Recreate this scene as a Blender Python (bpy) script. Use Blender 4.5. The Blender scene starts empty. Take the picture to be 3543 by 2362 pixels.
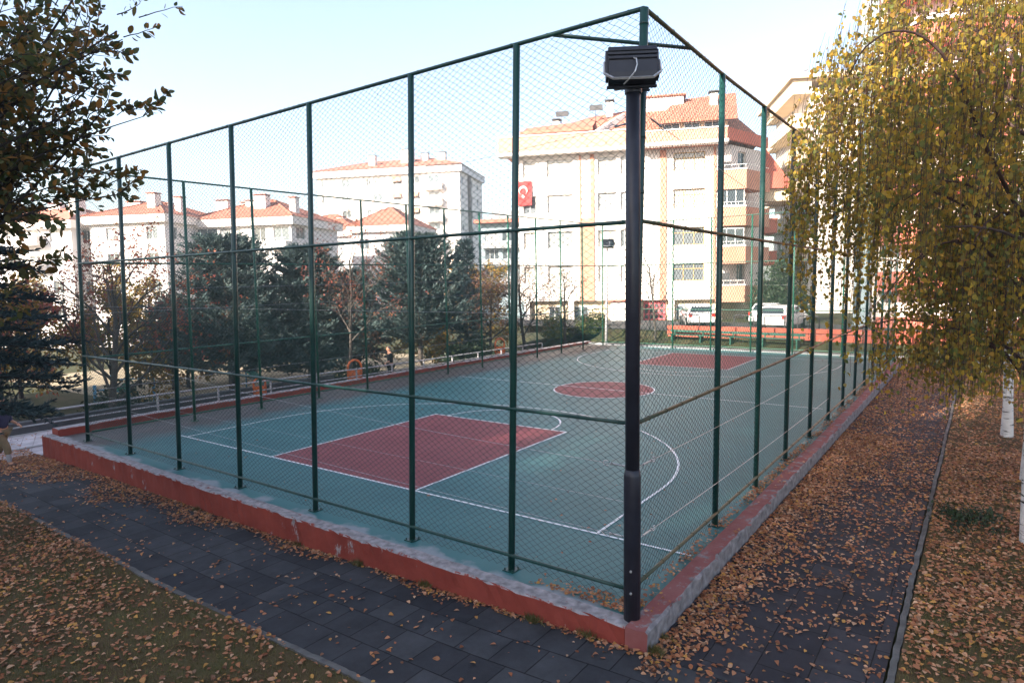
import bpy, math, random
import numpy as np
from mathutils import Vector, Matrix
R = math.radians
rng = np.random.default_rng(7)
random.seed(7)
S = bpy.context.scene
COL = S.collection
UP = np.array([0, 0, 1.0])

# ------------------------------------------------------------------ helpers
def unit(v):
    v = np.asarray(v, float); n = np.linalg.norm(v, axis=-1, keepdims=True)
    return v / np.maximum(n, 1e-9)

class MB:
    """collects shapes and links them as one mesh object"""
    def __init__(s): s.V = []; s.F = []; s.n = 0
    def add(s, V, F):
        V = np.asarray(V, float).reshape(-1, 3)
        s.V.append(V)
        for f in (F if isinstance(F, list) and len(F) and isinstance(F[0], np.ndarray) else [F]):
            if isinstance(f, np.ndarray): s.F.append(f.astype(np.int64) + s.n)
            else:
                by = {}
                for q in f: by.setdefault(len(q), []).append(q)
                for k in by: s.F.append(np.array(by[k], np.int64) + s.n)
        s.n += len(V)
    def box(s, x0, x1, y0, y1, z0, z1, M=None):
        V = np.array([[x, y, z] for z in (z0, z1) for y in (y0, y1) for x in (x0, x1)], float)
        if M is not None: V = np.array([M @ Vector(v) for v in V])
        s.add(V, np.array([[0, 2, 3, 1], [4, 5, 7, 6], [0, 1, 5, 4], [2, 6, 7, 3], [0, 4, 6, 2], [1, 3, 7, 5]]))
    def tube(s, P, r, k=8, cap=True):
        P = np.asarray(P, float); n = len(P)
        r = np.broadcast_to(np.asarray(r, float), (n,))
        T = np.gradient(P, axis=0); T = unit(T)
        a = np.array([0, 0, 1.0]) if abs(T[0][2]) < .9 else np.array([1.0, 0, 0])
        V = []; x = None
        for i in range(n):
            if x is None: x = np.cross(T[i], a)
            x = x - T[i] * (x @ T[i]); x /= max(np.linalg.norm(x), 1e-9)
            y = np.cross(T[i], x)
            t = np.arange(k) * 2 * np.pi / k
            V.append(P[i] + r[i] * (np.cos(t)[:, None] * x + np.sin(t)[:, None] * y))
        V = np.concatenate(V)
        i = np.arange(n - 1)[:, None] * k; j = np.arange(k)[None]; j2 = (j + 1) % k
        F = np.stack([i + j, i + j2, i + k + j2, i + k + j], -1).reshape(-1, 4)
        s.add(V, F)
        if cap:
            s.F.append(np.array([list(range(k))[::-1]]) + s.n - n * k)
            s.F.append(np.array([list(range(k))]) + s.n - k)
    def segs(s, A, B, r, k=3):
        """many straight thin bars at once"""
        A = np.asarray(A, float); B = np.asarray(B, float); n = len(A)
        if n == 0: return
        d = unit(B - A); a = np.where(np.abs(d[:, 2:3]) < .9, UP, np.array([1.0, 0, 0]))
        x = unit(np.cross(d, a)); y = np.cross(d, x)
        r = np.broadcast_to(np.asarray(r, float), (n,))[:, None, None]
        t = np.arange(k) * 2 * np.pi / k
        o = r * (np.cos(t)[None, :, None] * x[:, None] + np.sin(t)[None, :, None] * y[:, None])
        V = np.concatenate([A[:, None] + o, B[:, None] + o], 1).reshape(-1, 3)
        b = np.arange(n)[:, None, None] * 2 * k; j = np.arange(k)[None, :]; j2 = (j + 1) % k
        q = np.stack([j, j2, j2 + k, j + k], -1)
        s.add(V, (b + q).reshape(-1, 4))
    def cyl(s, c, r0, r1, z0, z1, k=16):
        s.tube([[c[0], c[1], z0], [c[0], c[1], z1]], [r0, r1], k)
    def prism(s, poly, z0, z1):
        """closed prism over a plan polygon; heights may be one number or one per corner"""
        n = len(poly); z0 = np.broadcast_to(z0, n); z1 = np.broadcast_to(z1, n)
        V = [[p[0], p[1], z] for p, z in zip(poly, z0)] + [[p[0], p[1], z] for p, z in zip(poly, z1)]
        s.add(V, [list(range(n))[::-1], list(range(n, 2 * n))] + [[i, (i + 1) % n, n + (i + 1) % n, n + i] for i in range(n)])
    def leaves(s, C, Dn, size, tmpl, curl=.15, roll=1.0, Nn=None):
        """leaf polygons at C, long axis along Dn"""
        C = np.asarray(C, float); n = len(C)
        if n == 0: return
        d = unit(Dn)
        if Nn is None: Nn = rng.normal(size=(n, 3))
        x = unit(np.cross(d, Nn)); nn = np.cross(x, d)
        T = np.asarray(tmpl, float); k = len(T)
        size = np.broadcast_to(np.asarray(size, float), (n,))[:, None, None]
        z = (np.abs(T[:, 0]) * 1.4 + (T[:, 1] - .5) ** 2 * -.8)
        cu = curl * rng.normal(1, .6, size=(n, 1, 1))
        V = C[:, None] + size * (T[None, :, 0:1] * x[:, None] + T[None, :, 1:2] * d[:, None] + z[None, :, None] * cu * nn[:, None])
        s.add(V.reshape(-1, 3), np.arange(n * k).reshape(n, k))
    def mesh(s, name, smooth=False):
        me = bpy.data.meshes.new(name)
        V = np.concatenate(s.V) if s.V else np.zeros((0, 3))
        me.vertices.add(len(V)); me.vertices.foreach_set('co', V.ravel().astype(np.float32))
        tot = np.concatenate([np.full(len(f), f.shape[1]) for f in s.F]); L = np.concatenate([f.ravel() for f in s.F])
        me.loops.add(len(L)); me.loops.foreach_set('vertex_index', L.astype(np.int32))
        me.polygons.add(len(tot)); me.polygons.foreach_set('loop_start', np.concatenate([[0], np.cumsum(tot)[:-1]]).astype(np.int32))
        me.polygons.foreach_set('loop_total', tot.astype(np.int32))
        me.polygons.foreach_set('use_smooth', np.full(len(tot), bool(smooth)))
        me.update(calc_edges=True); me.validate()
        return me
    def obj(s, name, mat, parent=None, smooth=False, loc=None, bevel=0, label=None):
        return link(name, s.mesh(name, smooth), mat, parent, loc, bevel, label)

def link(name, me, mat, parent=None, loc=None, bevel=0, label=None):
    o = bpy.data.objects.new(name, me); COL.objects.link(o)
    if mat is not None and len(me.materials) == 0: me.materials.append(mat)
    if parent is not None: o.parent = parent
    if loc is not None: o.location = loc
    if bevel:
        m = o.modifiers.new('bevel', 'BEVEL'); m.width = bevel; m.segments = 2; m.limit_method = 'ANGLE'; m.angle_limit = R(40)
    if label: o['label'] = label
    return o

def tag(o, label=None, cat=None, group=None, kind=None):
    if label: o['label'] = label
    if cat: o['category'] = cat
    if group: o['group'] = group
    if kind: o['kind'] = kind
    return o

def thing(name, label, cat, loc=(0, 0, 0), rz=0, group=None):
    o = bpy.data.objects.new(name, None); COL.objects.link(o)
    o.empty_display_size = .2; o.location = loc; o.rotation_euler = (0, 0, rz)
    return tag(o, label, cat, group)

def copy_tree(o, parent=None):
    c = o.copy(); COL.objects.link(c)
    if parent is not None: c.parent = parent
    for ch in list(o.children): copy_tree(ch, c)
    return c

# ------------------------------------------------------------------ materials
def mat(name, c1, c2=None, scale=3.0, rough=.7, spec=.35, metal=0, detail=6, bump=0, bscale=None, c3=None, lo=.35, hi=.65, coat=0):
    m = bpy.data.materials.new(name); m.use_nodes = True
    nt = m.node_tree; N = nt.nodes; L = nt.links
    p = N['Principled BSDF']; p.inputs['Roughness'].default_value = rough
    p.inputs['Specular IOR Level'].default_value = spec; p.inputs['Metallic'].default_value = metal
    if coat: p.inputs['Coat Weight'].default_value = coat
    c2 = c2 or tuple(min(1, v * 1.25) for v in c1)
    tc = N.new('ShaderNodeTexCoord')
    nz = N.new('ShaderNodeTexNoise'); nz.inputs['Scale'].default_value = scale; nz.inputs['Detail'].default_value = detail; nz.inputs['Roughness'].default_value = .62
    L.new(tc.outputs['Object'], nz.inputs['Vector'])
    rp = N.new('ShaderNodeValToRGB'); L.new(nz.outputs['Fac'], rp.inputs['Fac'])
    e = rp.color_ramp.elements; e[0].position = lo; e[1].position = hi
    e[0].color = (*c1, 1); e[1].color = (*c2, 1)
    if c3:
        k = e.new((lo + hi) / 2); k.color = (*c3, 1)
    L.new(rp.outputs['Color'], p.inputs['Base Color'])
    if bump:
        b = N.new('ShaderNodeBump'); b.inputs['Strength'].default_value = bump; b.inputs['Distance'].default_value = .02
        n2 = N.new('ShaderNodeTexNoise'); n2.inputs['Scale'].default_value = bscale or scale * 8; n2.inputs['Detail'].default_value = 5
        L.new(tc.outputs['Object'], n2.inputs['Vector']); L.new(n2.outputs['Fac'], b.inputs['Height']); L.new(b.outputs['Normal'], p.inputs['Normal'])
    m['p'] = 1
    return m

def leafmat(name, cols, rough=.55, trans=.35, spec=.3):
    """every leaf its own colour; thin leaves let some light through"""
    m = bpy.data.materials.new(name); m.use_nodes = True
    nt = m.node_tree; N = nt.nodes; L = nt.links
    p = N['Principled BSDF']; p.inputs['Roughness'].default_value = rough; p.inputs['Specular IOR Level'].default_value = spec
    g = N.new('ShaderNodeNewGeometry'); rp = N.new('ShaderNodeValToRGB'); rp.color_ramp.interpolation = 'LINEAR'
    L.new(g.outputs['Random Per Island'], rp.inputs['Fac'])
    e = rp.color_ramp.elements
    while len(e) < len(cols): e.new(.5)
    for i, c in enumerate(cols): e[i].position = i / (len(cols) - 1); e[i].color = (*c, 1)
    tc = N.new('ShaderNodeTexCoord'); nz = N.new('ShaderNodeTexNoise'); nz.inputs['Scale'].default_value = 1.3; nz.inputs['Detail'].default_value = 3
    L.new(tc.outputs['Object'], nz.inputs['Vector'])
    mr = N.new('ShaderNodeMapRange'); mr.inputs['From Min'].default_value = .3; mr.inputs['From Max'].default_value = .7; mr.inputs['To Min'].default_value = .65; mr.inputs['To Max'].default_value = 1.3
    L.new(nz.outputs['Fac'], mr.inputs['Value'])
    mx = N.new('ShaderNodeVectorMath'); mx.operation = 'SCALE'; L.new(rp.outputs['Color'], mx.inputs[0]); L.new(mr.outputs['Result'], mx.inputs['Scale'])
    L.new(mx.outputs['Vector'], p.inputs['Base Color'])
    if trans:
        t = N.new('ShaderNodeBsdfTranslucent'); L.new(mx.outputs['Vector'], t.inputs['Color'])
        ms = N.new('ShaderNodeMixShader'); ms.inputs['Fac'].default_value = trans
        L.new(p.outputs['BSDF'], ms.inputs[1]); L.new(t.outputs['BSDF'], ms.inputs[2]); L.new(ms.outputs['Shader'], N['Material Output'].inputs['Surface'])
    return m

def tilemat(name, rot, c1, c2, mortar, bw=.5, rh=.5, ms=.006, bump=.6, rough=.85, noise=.35, axis=None, freq=.5):
    m = bpy.data.materials.new(name); m.use_nodes = True
    nt = m.node_tree; N = nt.nodes; L = nt.links
    p = N['Principled BSDF']; p.inputs['Roughness'].default_value = rough; p.inputs['Specular IOR Level'].default_value = .25
    tc = N.new('ShaderNodeTexCoord'); mp = N.new('ShaderNodeMapping'); mp.inputs['Rotation'].default_value = rot
    L.new(tc.outputs['Object'], mp.inputs['Vector'])
    b = N.new('ShaderNodeTexBrick'); b.offset = freq; b.inputs['Scale'].default_value = 1
    b.inputs['Brick Width'].default_value = bw; b.inputs['Row Height'].default_value = rh; b.inputs['Mortar Size'].default_value = ms
    b.inputs['Mortar Smooth'].default_value = .3
    b.inputs['Color1'].default_value = (*c1, 1); b.inputs['Color2'].default_value = (*c2, 1); b.inputs['Mortar'].default_value = (*mortar, 1)
    L.new(mp.outputs['Vector'], b.inputs['Vector'])
    nz = N.new('ShaderNodeTexNoise'); nz.inputs['Scale'].default_value = 2.2; nz.inputs['Detail'].default_value = 9; nz.inputs['Roughness'].default_value = .7
    L.new(tc.outputs['Object'], nz.inputs['Vector'])
    mr = N.new('ShaderNodeMapRange'); mr.inputs['From Min'].default_value = .3; mr.inputs['From Max'].default_value = .7; mr.inputs['To Min'].default_value = 1 - noise; mr.inputs['To Max'].default_value = 1 + noise
    L.new(nz.outputs['Fac'], mr.inputs['Value'])
    mx = N.new('ShaderNodeVectorMath'); mx.operation = 'SCALE'; L.new(b.outputs['Color'], mx.inputs[0]); L.new(mr.outputs['Result'], mx.inputs['Scale'])
    L.new(mx.outputs['Vector'], p.inputs['Base Color'])
    n3 = N.new('ShaderNodeTexNoise'); n3.inputs['Scale'].default_value = 90; n3.inputs['Detail'].default_value = 3; L.new(tc.outputs['Object'], n3.inputs['Vector'])
    ad = N.new('ShaderNodeMath'); ad.operation = 'MULTIPLY_ADD'; L.new(n3.outputs['Fac'], ad.inputs[0]); ad.inputs[1].default_value = .25
    iv = N.new('ShaderNodeMath'); iv.operation = 'SUBTRACT'; iv.inputs[0].default_value = 1; L.new(b.outputs['Fac'], iv.inputs[1]); L.new(iv.outputs[0], ad.inputs[2])
    bp = N.new('ShaderNodeBump'); bp.inputs['Strength'].default_value = bump; bp.inputs['Distance'].default_value = .012
    L.new(ad.outputs[0], bp.inputs['Height']); L.new(bp.outputs['Normal'], p.inputs['Normal'])
    return m

def painted_wall(name, paint, paint2, bare, thr=.56, scale=2.2, topbare=False, axis='Z'):
    """red paint flaking off grey concrete; on some walls the top is worn bare"""
    m = mat(name, paint, paint2, 1.6, .8, .2, bump=.35, bscale=14)
    nt = m.node_tree; N = nt.nodes; L = nt.links; p = N['Principled BSDF']
    old = p.inputs['Base Color'].links[0].from_socket
    tc = N.new('ShaderNodeTexCoord'); mp = N.new('ShaderNodeMapping'); mp.inputs['Scale'].default_value = (1, 1, .6)
    L.new(tc.outputs['Object'], mp.inputs['Vector'])
    nz = N.new('ShaderNodeTexNoise'); nz.inputs['Scale'].default_value = scale; nz.inputs['Detail'].default_value = 8; nz.inputs['Roughness'].default_value = .72
    L.new(mp.outputs['Vector'], nz.inputs['Vector'])
    val = nz.outputs['Fac']
    if topbare:
        g = N.new('ShaderNodeNewGeometry'); sx = N.new('ShaderNodeSeparateXYZ'); L.new(g.outputs['Normal'], sx.inputs[0])
        ma = N.new('ShaderNodeMath'); ma.operation = 'MULTIPLY_ADD'; L.new(sx.outputs[axis], ma.inputs[0]); ma.inputs[1].default_value = topbare; L.new(val, ma.inputs[2]); val = ma.outputs[0]
    mr = N.new('ShaderNodeMapRange'); mr.inputs['From Min'].default_value = thr; mr.inputs['From Max'].default_value = thr + .05
    L.new(val, mr.inputs['Value'])
    n2 = N.new('ShaderNodeTexNoise'); n2.inputs['Scale'].default_value = 9; n2.inputs['Detail'].default_value = 6; L.new(tc.outputs['Object'], n2.inputs['Vector'])
    rp = N.new('ShaderNodeValToRGB'); L.new(n2.outputs['Fac'], rp.inputs['Fac'])
    rp.color_ramp.elements[0].color = (*[v * .6 for v in bare], 1); rp.color_ramp.elements[1].color = (*[v * 1.35 for v in bare], 1)
    rp.color_ramp.elements[0].position = .3; rp.color_ramp.elements[1].position = .7
    mx = N.new('ShaderNodeMix'); mx.data_type = 'RGBA'; L.new(mr.outputs['Result'], mx.inputs[0]); L.new(old, mx.inputs[6]); L.new(rp.outputs['Color'], mx.inputs[7])
    L.new(mx.outputs[2], p.inputs['Base Color'])
    return m

def objrand(name, cols, rough=.15, spec=.6):
    """one colour per object (window panes with or without curtains)"""
    m = bpy.data.materials.new(name); m.use_nodes = True
    nt = m.node_tree; N = nt.nodes; L = nt.links; p = N['Principled BSDF']
    p.inputs['Roughness'].default_value = rough; p.inputs['Specular IOR Level'].default_value = spec
    oi = N.new('ShaderNodeObjectInfo'); rp = N.new('ShaderNodeValToRGB'); rp.color_ramp.interpolation = 'CONSTANT'
    L.new(oi.outputs['Random'], rp.inputs['Fac']); e = rp.color_ramp.elements
    while len(e) < len(cols): e.new(.5)
    for i, c in enumerate(cols): e[i].position = i / len(cols); e[i].color = (*c, 1)
    tc = N.new('ShaderNodeTexCoord'); w = N.new('ShaderNodeTexWave'); w.inputs['Scale'].default_value = 3; w.inputs['Distortion'].default_value = 1.5
    L.new(tc.outputs['Object'], w.inputs['Vector'])
    mr = N.new('ShaderNodeMapRange'); mr.inputs['To Min'].default_value = .8; mr.inputs['To Max'].default_value = 1.1; L.new(w.outputs['Fac'], mr.inputs['Value'])
    mx = N.new('ShaderNodeVectorMath'); mx.operation = 'SCALE'; L.new(rp.outputs['Color'], mx.inputs[0]); L.new(mr.outputs['Result'], mx.inputs['Scale'])
    L.new(mx.outputs['Vector'], p.inputs['Base Color'])
    return m

M = {}
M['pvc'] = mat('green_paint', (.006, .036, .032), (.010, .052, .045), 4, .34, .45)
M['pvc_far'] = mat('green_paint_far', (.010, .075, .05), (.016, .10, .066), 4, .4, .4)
M['rail_brown'] = mat('reflection_tinted_rail', (.10, .075, .035), (.035, .06, .04), 6, .45, .4)  # brown is the yellow trees' reflection, painted into the rail colour
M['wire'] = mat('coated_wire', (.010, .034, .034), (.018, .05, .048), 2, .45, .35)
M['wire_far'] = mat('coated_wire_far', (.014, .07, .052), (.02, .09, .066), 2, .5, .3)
M['black_metal'] = mat('black_metal', (.012, .013, .022), (.02, .022, .034), 5, .42, .4)
M['steel'] = mat('bare_steel', (.42, .42, .44), (.55, .55, .57), 8, .4, .5, metal=.6)
M['rail_grey'] = mat('grey_railing', (.33, .32, .34), (.45, .44, .46), 5, .5, .4)
M['court'] = None
M['line'] = mat('white_line_paint', (.62, .66, .70), (.78, .80, .82), 5, .6, .3, lo=.25, hi=.5)
M['key'] = mat('maroon_court_paint', (.20, .048, .056), (.24, .062, .07), .9, .6, .22, detail=9)
M['wallA'] = painted_wall('flaking_red_wall', (.19, .034, .025), (.25, .050, .036), (.27, .25, .26), .63, 3.6, .30)
M['wallC'] = painted_wall('plain_red_wall', (.20, .036, .026), (.26, .052, .038), (.27, .25, .26), .70, 3.0, .3)
M['wallB'] = painted_wall('worn_red_kerb', (.20, .060, .058), (.25, .10, .095), (.20, .185, .195), .545, 3.2, .26, axis='X')
M['wallD'] = painted_wall('orange_red_wall', (.33, .075, .05), (.40, .10, .065), (.42, .34, .3), .64, 1.5)
M['kerb'] = mat('grey_kerb_concrete', (.065, .062, .06), (.14, .135, .13), 3, .85, .2, bump=.4)
M['pathA'] = tilemat('rubber_tiles', (0, 0, 0), (.022, .023, .028), (.044, .045, .050), (.006, .006, .007), ms=.008)
M['pathB'] = tilemat('rubber_tiles_side', (0, 0, R(90)), (.022, .021, .027), (.040, .037, .043), (.006, .006, .007), ms=.008)
M['paving'] = tilemat('pale_paving', (0, 0, R(20)), (.42, .38, .40), (.48, .44, .46), (.25, .22, .23), .3, .3, .008)
M['sand'] = mat('playground_sand', (.22, .18, .12), (.34, .28, .20), .8, .95, .1)
M['soil'] = mat('park_soil', (.030, .026, .017), (.075, .062, .035), .6, .95, .1, c3=(.04, .045, .018), bump=.5, bscale=8)
M['lawn'] = mat('lawn_soil', (.075, .05, .026), (.085, .072, .03), 1.5, .95, .1, c3=(.085, .06, .03), bump=.5, bscale=30)
M['grass'] = leafmat('grass_blades', [(.06, .07, .018), (.10, .10, .03), (.19, .145, .06), (.075, .085, .022), (.15, .12, .05)], .6, .25)
M['fallen'] = leafmat('fallen_leaves', [(.19, .062, .026), (.31, .115, .05), (.46, .215, .115), (.25, .08, .034), (.55, .30, .175), (.38, .155, .07), (.50, .26, .065), (.21, .075, .04), (.42, .17, .085), (.10, .045, .025), (.60, .36, .22), (.13, .05, .03)], .7, .12, .2)
M['birchleaf'] = leafmat('birch_leaves', [(.12, .17, .05), (.22, .23, .055), (.40, .29, .055), (.19, .21, .065), (.60, .38, .05), (.13, .18, .07), (.44, .24, .055), (.32, .26, .05), (.72, .48, .06), (.17, .20, .065), (.54, .31, .05), (.24, .24, .06)], .5, .70)
M['oakleaf'] = leafmat('autumn_tree_leaves', [(.05, .075, .028), (.07, .095, .034), (.12, .11, .034), (.06, .08, .034), (.28, .13, .03), (.075, .09, .034), (.09, .085, .03), (.34, .15, .03)], .45, .5)
M['redleaf'] = leafmat('red_tree_leaves', [(.26, .06, .045), (.32, .11, .06), (.24, .055, .055), (.34, .15, .06)], .5, .4)
M['plumleaf'] = leafmat('plum_leaves', [(.10, .045, .035), (.16, .075, .05), (.13, .07, .03), (.085, .04, .04)], .5, .4)
M['yellowleaf'] = leafmat('yellow_tree_leaves', [(.24, .16, .02), (.32, .20, .025), (.15, .13, .025), (.36, .17, .025), (.12, .12, .025)], .5, .4)
M['greenleaf'] = leafmat('hedge_leaves', [(.06, .09, .018), (.10, .12, .022), (.15, .14, .025), (.05, .08, .02)], .5, .35)
M['ivyleaf'] = leafmat('ivy_leaves', [(.018, .035, .016), (.03, .05, .02), (.025, .045, .02)], .5, .25)
M['bluespruce'] = leafmat('blue_spruce_needles', [(.045, .075, .078), (.065, .10, .10), (.085, .125, .12), (.055, .085, .08), (.095, .125, .11)], .6, .15)
M['darkspruce'] = leafmat('dark_spruce_needles', [(.022, .045, .052), (.032, .06, .066), (.048, .08, .086)], .6, .1)
M['bark'] = mat('grey_brown_bark', (.055, .045, .04), (.12, .10, .085), 9, .9, .15, bump=.7)
M['darkbark'] = mat('dark_bark', (.025, .02, .02), (.05, .042, .038), 9, .9, .15, bump=.6)
M['twig'] = mat('birch_twigs', (.045, .026, .024), (.075, .045, .04), 7, .7, .2)
M['white'] = mat('white_wall', (.68, .61, .57), (.75, .69, .65), .4, .85, .2, detail=8)
M['cream'] = mat('cream_wall', (.60, .48, .34), (.68, .56, .41), .4, .85, .2, detail=8)
M['lav'] = mat('pale_wall', (.60, .56, .56), (.68, .64, .63), .4, .85, .2, detail=8)
M['orange'] = mat('orange_wall', (.50, .23, .155), (.56, .27, .19), .6, .85, .2)
M['redband'] = mat('red_band', (.48, .13, .09), (.54, .16, .115), .6, .8, .2)
M['pinkband'] = tilemat('tile_clad_parapet', (R(90), 0, 0), (.50, .25, .18), (.56, .29, .21), (.42, .19, .13), .3, .25, .012, .5, .7, .12)
M['roof'] = tilemat('clay_roof_tiles', (0, 0, 0), (.36, .135, .09), (.43, .175, .12), (.17, .065, .05), .28, .34, .03, .9, .8, .3)
M['trim'] = mat('white_trim', (.72, .70, .67), (.8, .78, .75), 2, .6, .3)
M['brownframe'] = mat('yellow_brown_frame', (.50, .33, .13), (.56, .38, .16), 4, .6, .3)
M['pane'] = objrand('curtained_glass', [(.55, .50, .44), (.30, .31, .31), (.60, .57, .52), (.45, .42, .38), (.14, .155, .17), (.58, .55, .5)])
M['panedark'] = objrand('dark_glass', [(.04, .055, .065), (.10, .13, .15), (.06, .075, .085), (.25, .26, .27)])
M['greyblue'] = mat('grey_blue_wall', (.20, .26, .29), (.26, .32, .35), .5, .8, .2)
M['darkgrey'] = mat('dark_grey', (.05, .05, .055), (.075, .075, .08), 3, .7, .3)
M['concrete'] = mat('grey_concrete', (.22, .22, .23), (.32, .32, .33), 1.2, .85, .2, bump=.3)
M['asphalt'] = mat('street_asphalt', (.045, .045, .048), (.065, .065, .068), 2, .9, .2)
M['carwhite'] = mat('white_car_paint', (.72, .72, .71), (.76, .76, .75), 2, .25, .5, coat=.6)
M['rubber'] = mat('tyre_rubber', (.015, .015, .015), (.025, .025, .025), 6, .8, .2)
M['chrome'] = mat('wheel_alloy', (.5, .5, .5), (.6, .6, .6), 6, .3, .5, metal=.8)
M['taillight'] = mat('red_lens', (.45, .02, .015), (.5, .03, .02), 6, .2, .5)
M['carglass'] = mat('car_glass', (.02, .028, .035), (.03, .038, .045), 3, .06, .6)
M['blue'] = mat('blue_paint', (.06, .22, .36), (.09, .28, .42), 3, .5, .4)
M['playorange'] = mat('orange_plastic', (.62, .13, .03), (.68, .16, .04), 3, .45, .4)
M['greenplastic'] = mat('green_plastic', (.03, .20, .13), (.04, .26, .17), 3, .5, .4)
M['benchgreen'] = mat('green_bench_paint', (.010, .065, .045), (.015, .085, .06), 3, .5, .3)
M['teal'] = mat('teal_pipe_paint', (.012, .10, .115), (.02, .135, .145), 3, .4, .5)
M['flagred'] = mat('red_cloth', (.50, .045, .045), (.56, .06, .06), 3, .8, .2)
M['pink'] = mat('pink_red_paint', (.62, .10, .12), (.68, .13, .15), 3, .6, .3)
M['skin'] = mat('skin', (.45, .22, .14), (.50, .26, .17), 8, .55, .3)
M['navy'] = mat('navy_cloth', (.03, .035, .075), (.045, .05, .10), 8, .85, .15)
M['khaki'] = mat('khaki_cloth', (.16, .12, .075), (.22, .165, .10), 8, .85, .15)
M['paleleg'] = mat('pale_grey_cloth', (.30, .29, .31), (.38, .37, .39), 8, .85, .15)
M['coat'] = mat('black_coat', (.012, .013, .016), (.02, .021, .025), 8, .85, .15)
M['hair'] = mat('dark_hair', (.05, .045, .045), (.09, .08, .08), 20, .8, .2)
M['shoe'] = mat('brown_shoe', (.09, .05, .04), (.12, .07, .055), 8, .7, .2)

# birch bark: white with dark lenticels
def birchbark():
    m = mat('birch_bark', (.52, .49, .48), (.66, .63, .62), 4, .75, .25, bump=.3, bscale=20)
    nt = m.node_tree; N = nt.nodes; L = nt.links; p = N['Principled BSDF']; old = p.inputs['Base Color'].links[0].from_socket
    tc = N.new('ShaderNodeTexCoord'); mp = N.new('ShaderNodeMapping'); mp.inputs['Scale'].default_value = (3, 3, 22); L.new(tc.outputs['Object'], mp.inputs['Vector'])
    nz = N.new('ShaderNodeTexNoise'); nz.inputs['Scale'].default_value = 1; nz.inputs['Detail'].default_value = 4; L.new(mp.outputs['Vector'], nz.inputs['Vector'])
    mp2 = N.new('ShaderNodeMapping'); mp2.inputs['Scale'].default_value = (2.5, 2.5, 3.2); L.new(tc.outputs['Object'], mp2.inputs['Vector'])
    n2 = N.new('ShaderNodeTexNoise'); n2.inputs['Scale'].default_value = 1; n2.inputs['Detail'].default_value = 6; L.new(mp2.outputs['Vector'], n2.inputs['Vector'])
    mxx = N.new('ShaderNodeMath'); mxx.operation = 'MAXIMUM'; L.new(nz.outputs['Fac'], mxx.inputs[0]); L.new(n2.outputs['Fac'], mxx.inputs[1])
    mr = N.new('ShaderNodeMapRange'); mr.inputs['From Min'].default_value = .59; mr.inputs['From Max'].default_value = .64; L.new(mxx.outputs[0], mr.inputs['Value'])
    mx = N.new('ShaderNodeMix'); mx.data_type = 'RGBA'; L.new(mr.outputs['Result'], mx.inputs[0]); L.new(old, mx.inputs[6]); mx.inputs[7].default_value = (.03, .026, .026, 1)
    L.new(mx.outputs[2], p.inputs['Base Color'])
    return m
M['birchbark'] = birchbark()

def courtmat():
    """teal acrylic court, dusty along the far side strip, scuffed and stained"""
    m = mat('teal_court_paint', (.030, .125, .135), (.044, .160, .168), .5, .5, .25, detail=10)
    nt = m.node_tree; N = nt.nodes; L = nt.links; p = N['Principled BSDF']; old = p.inputs['Base Color'].links[0].from_socket
    tc = N.new('ShaderNodeTexCoord'); sx = N.new('ShaderNodeSeparateXYZ'); L.new(tc.outputs['Object'], sx.inputs[0])
    nz = N.new('ShaderNodeTexNoise'); nz.inputs['Scale'].default_value = 1.1; nz.inputs['Detail'].default_value = 9; nz.inputs['Roughness'].default_value = .7; L.new(tc.outputs['Object'], nz.inputs['Vector'])
    ma = N.new('ShaderNodeMath'); ma.operation = 'MULTIPLY_ADD'; L.new(nz.outputs['Fac'], ma.inputs[0]); ma.inputs[1].default_value = -2.6; L.new(sx.outputs['X'], ma.inputs[2])
    mr = N.new('ShaderNodeMapRange'); mr.inputs['From Min'].default_value = -15.0; mr.inputs['From Max'].default_value = -16.2; L.new(ma.outputs[0], mr.inputs['Value'])
    mx = N.new('ShaderNodeMix'); mx.data_type = 'RGBA'; L.new(mr.outputs['Result'], mx.inputs[0]); L.new(old, mx.inputs[6]); mx.inputs[7].default_value = (.085, .078, .075, 1)
    n2 = N.new('ShaderNodeTexNoise'); n2.inputs['Scale'].default_value = .7; n2.inputs['Detail'].default_value = 10; n2.inputs['Roughness'].default_value = .75; L.new(tc.outputs['Object'], n2.inputs['Vector'])
    m2 = N.new('ShaderNodeMapRange'); m2.inputs['From Min'].default_value = .60; m2.inputs['From Max'].default_value = .72; m2.inputs['To Max'].default_value = .45; L.new(n2.outputs['Fac'], m2.inputs['Value'])
    mx2 = N.new('ShaderNodeMix'); mx2.data_type = 'RGBA'; L.new(m2.outputs['Result'], mx2.inputs[0]); L.new(mx.outputs[2], mx2.inputs[6]); mx2.inputs[7].default_value = (.13, .17, .18, 1)
    # pale worn concrete along the near kerb
    n4 = N.new('ShaderNodeTexNoise'); n4.inputs['Scale'].default_value = 1.7; n4.inputs['Detail'].default_value = 8; L.new(tc.outputs['Object'], n4.inputs['Vector'])
    m4 = N.new('ShaderNodeMath'); m4.operation = 'MULTIPLY_ADD'; L.new(n4.outputs['Fac'], m4.inputs[0]); m4.inputs[1].default_value = 1.3; L.new(sx.outputs['Y'], m4.inputs[2])
    m5 = N.new('ShaderNodeMapRange'); m5.inputs['From Min'].default_value = .52; m5.inputs['From Max'].default_value = .36; m5.inputs['To Max'].default_value = .8; L.new(m4.outputs[0], m5.inputs['Value'])
    mx3 = N.new('ShaderNodeMix'); mx3.data_type = 'RGBA'; L.new(m5.outputs['Result'], mx3.inputs[0]); L.new(mx2.outputs[2], mx3.inputs[6]); mx3.inputs[7].default_value = (.26, .28, .31, 1)
    L.new(mx3.outputs[2], p.inputs['Base Color'])
    return m
M['court'] = courtmat()

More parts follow.
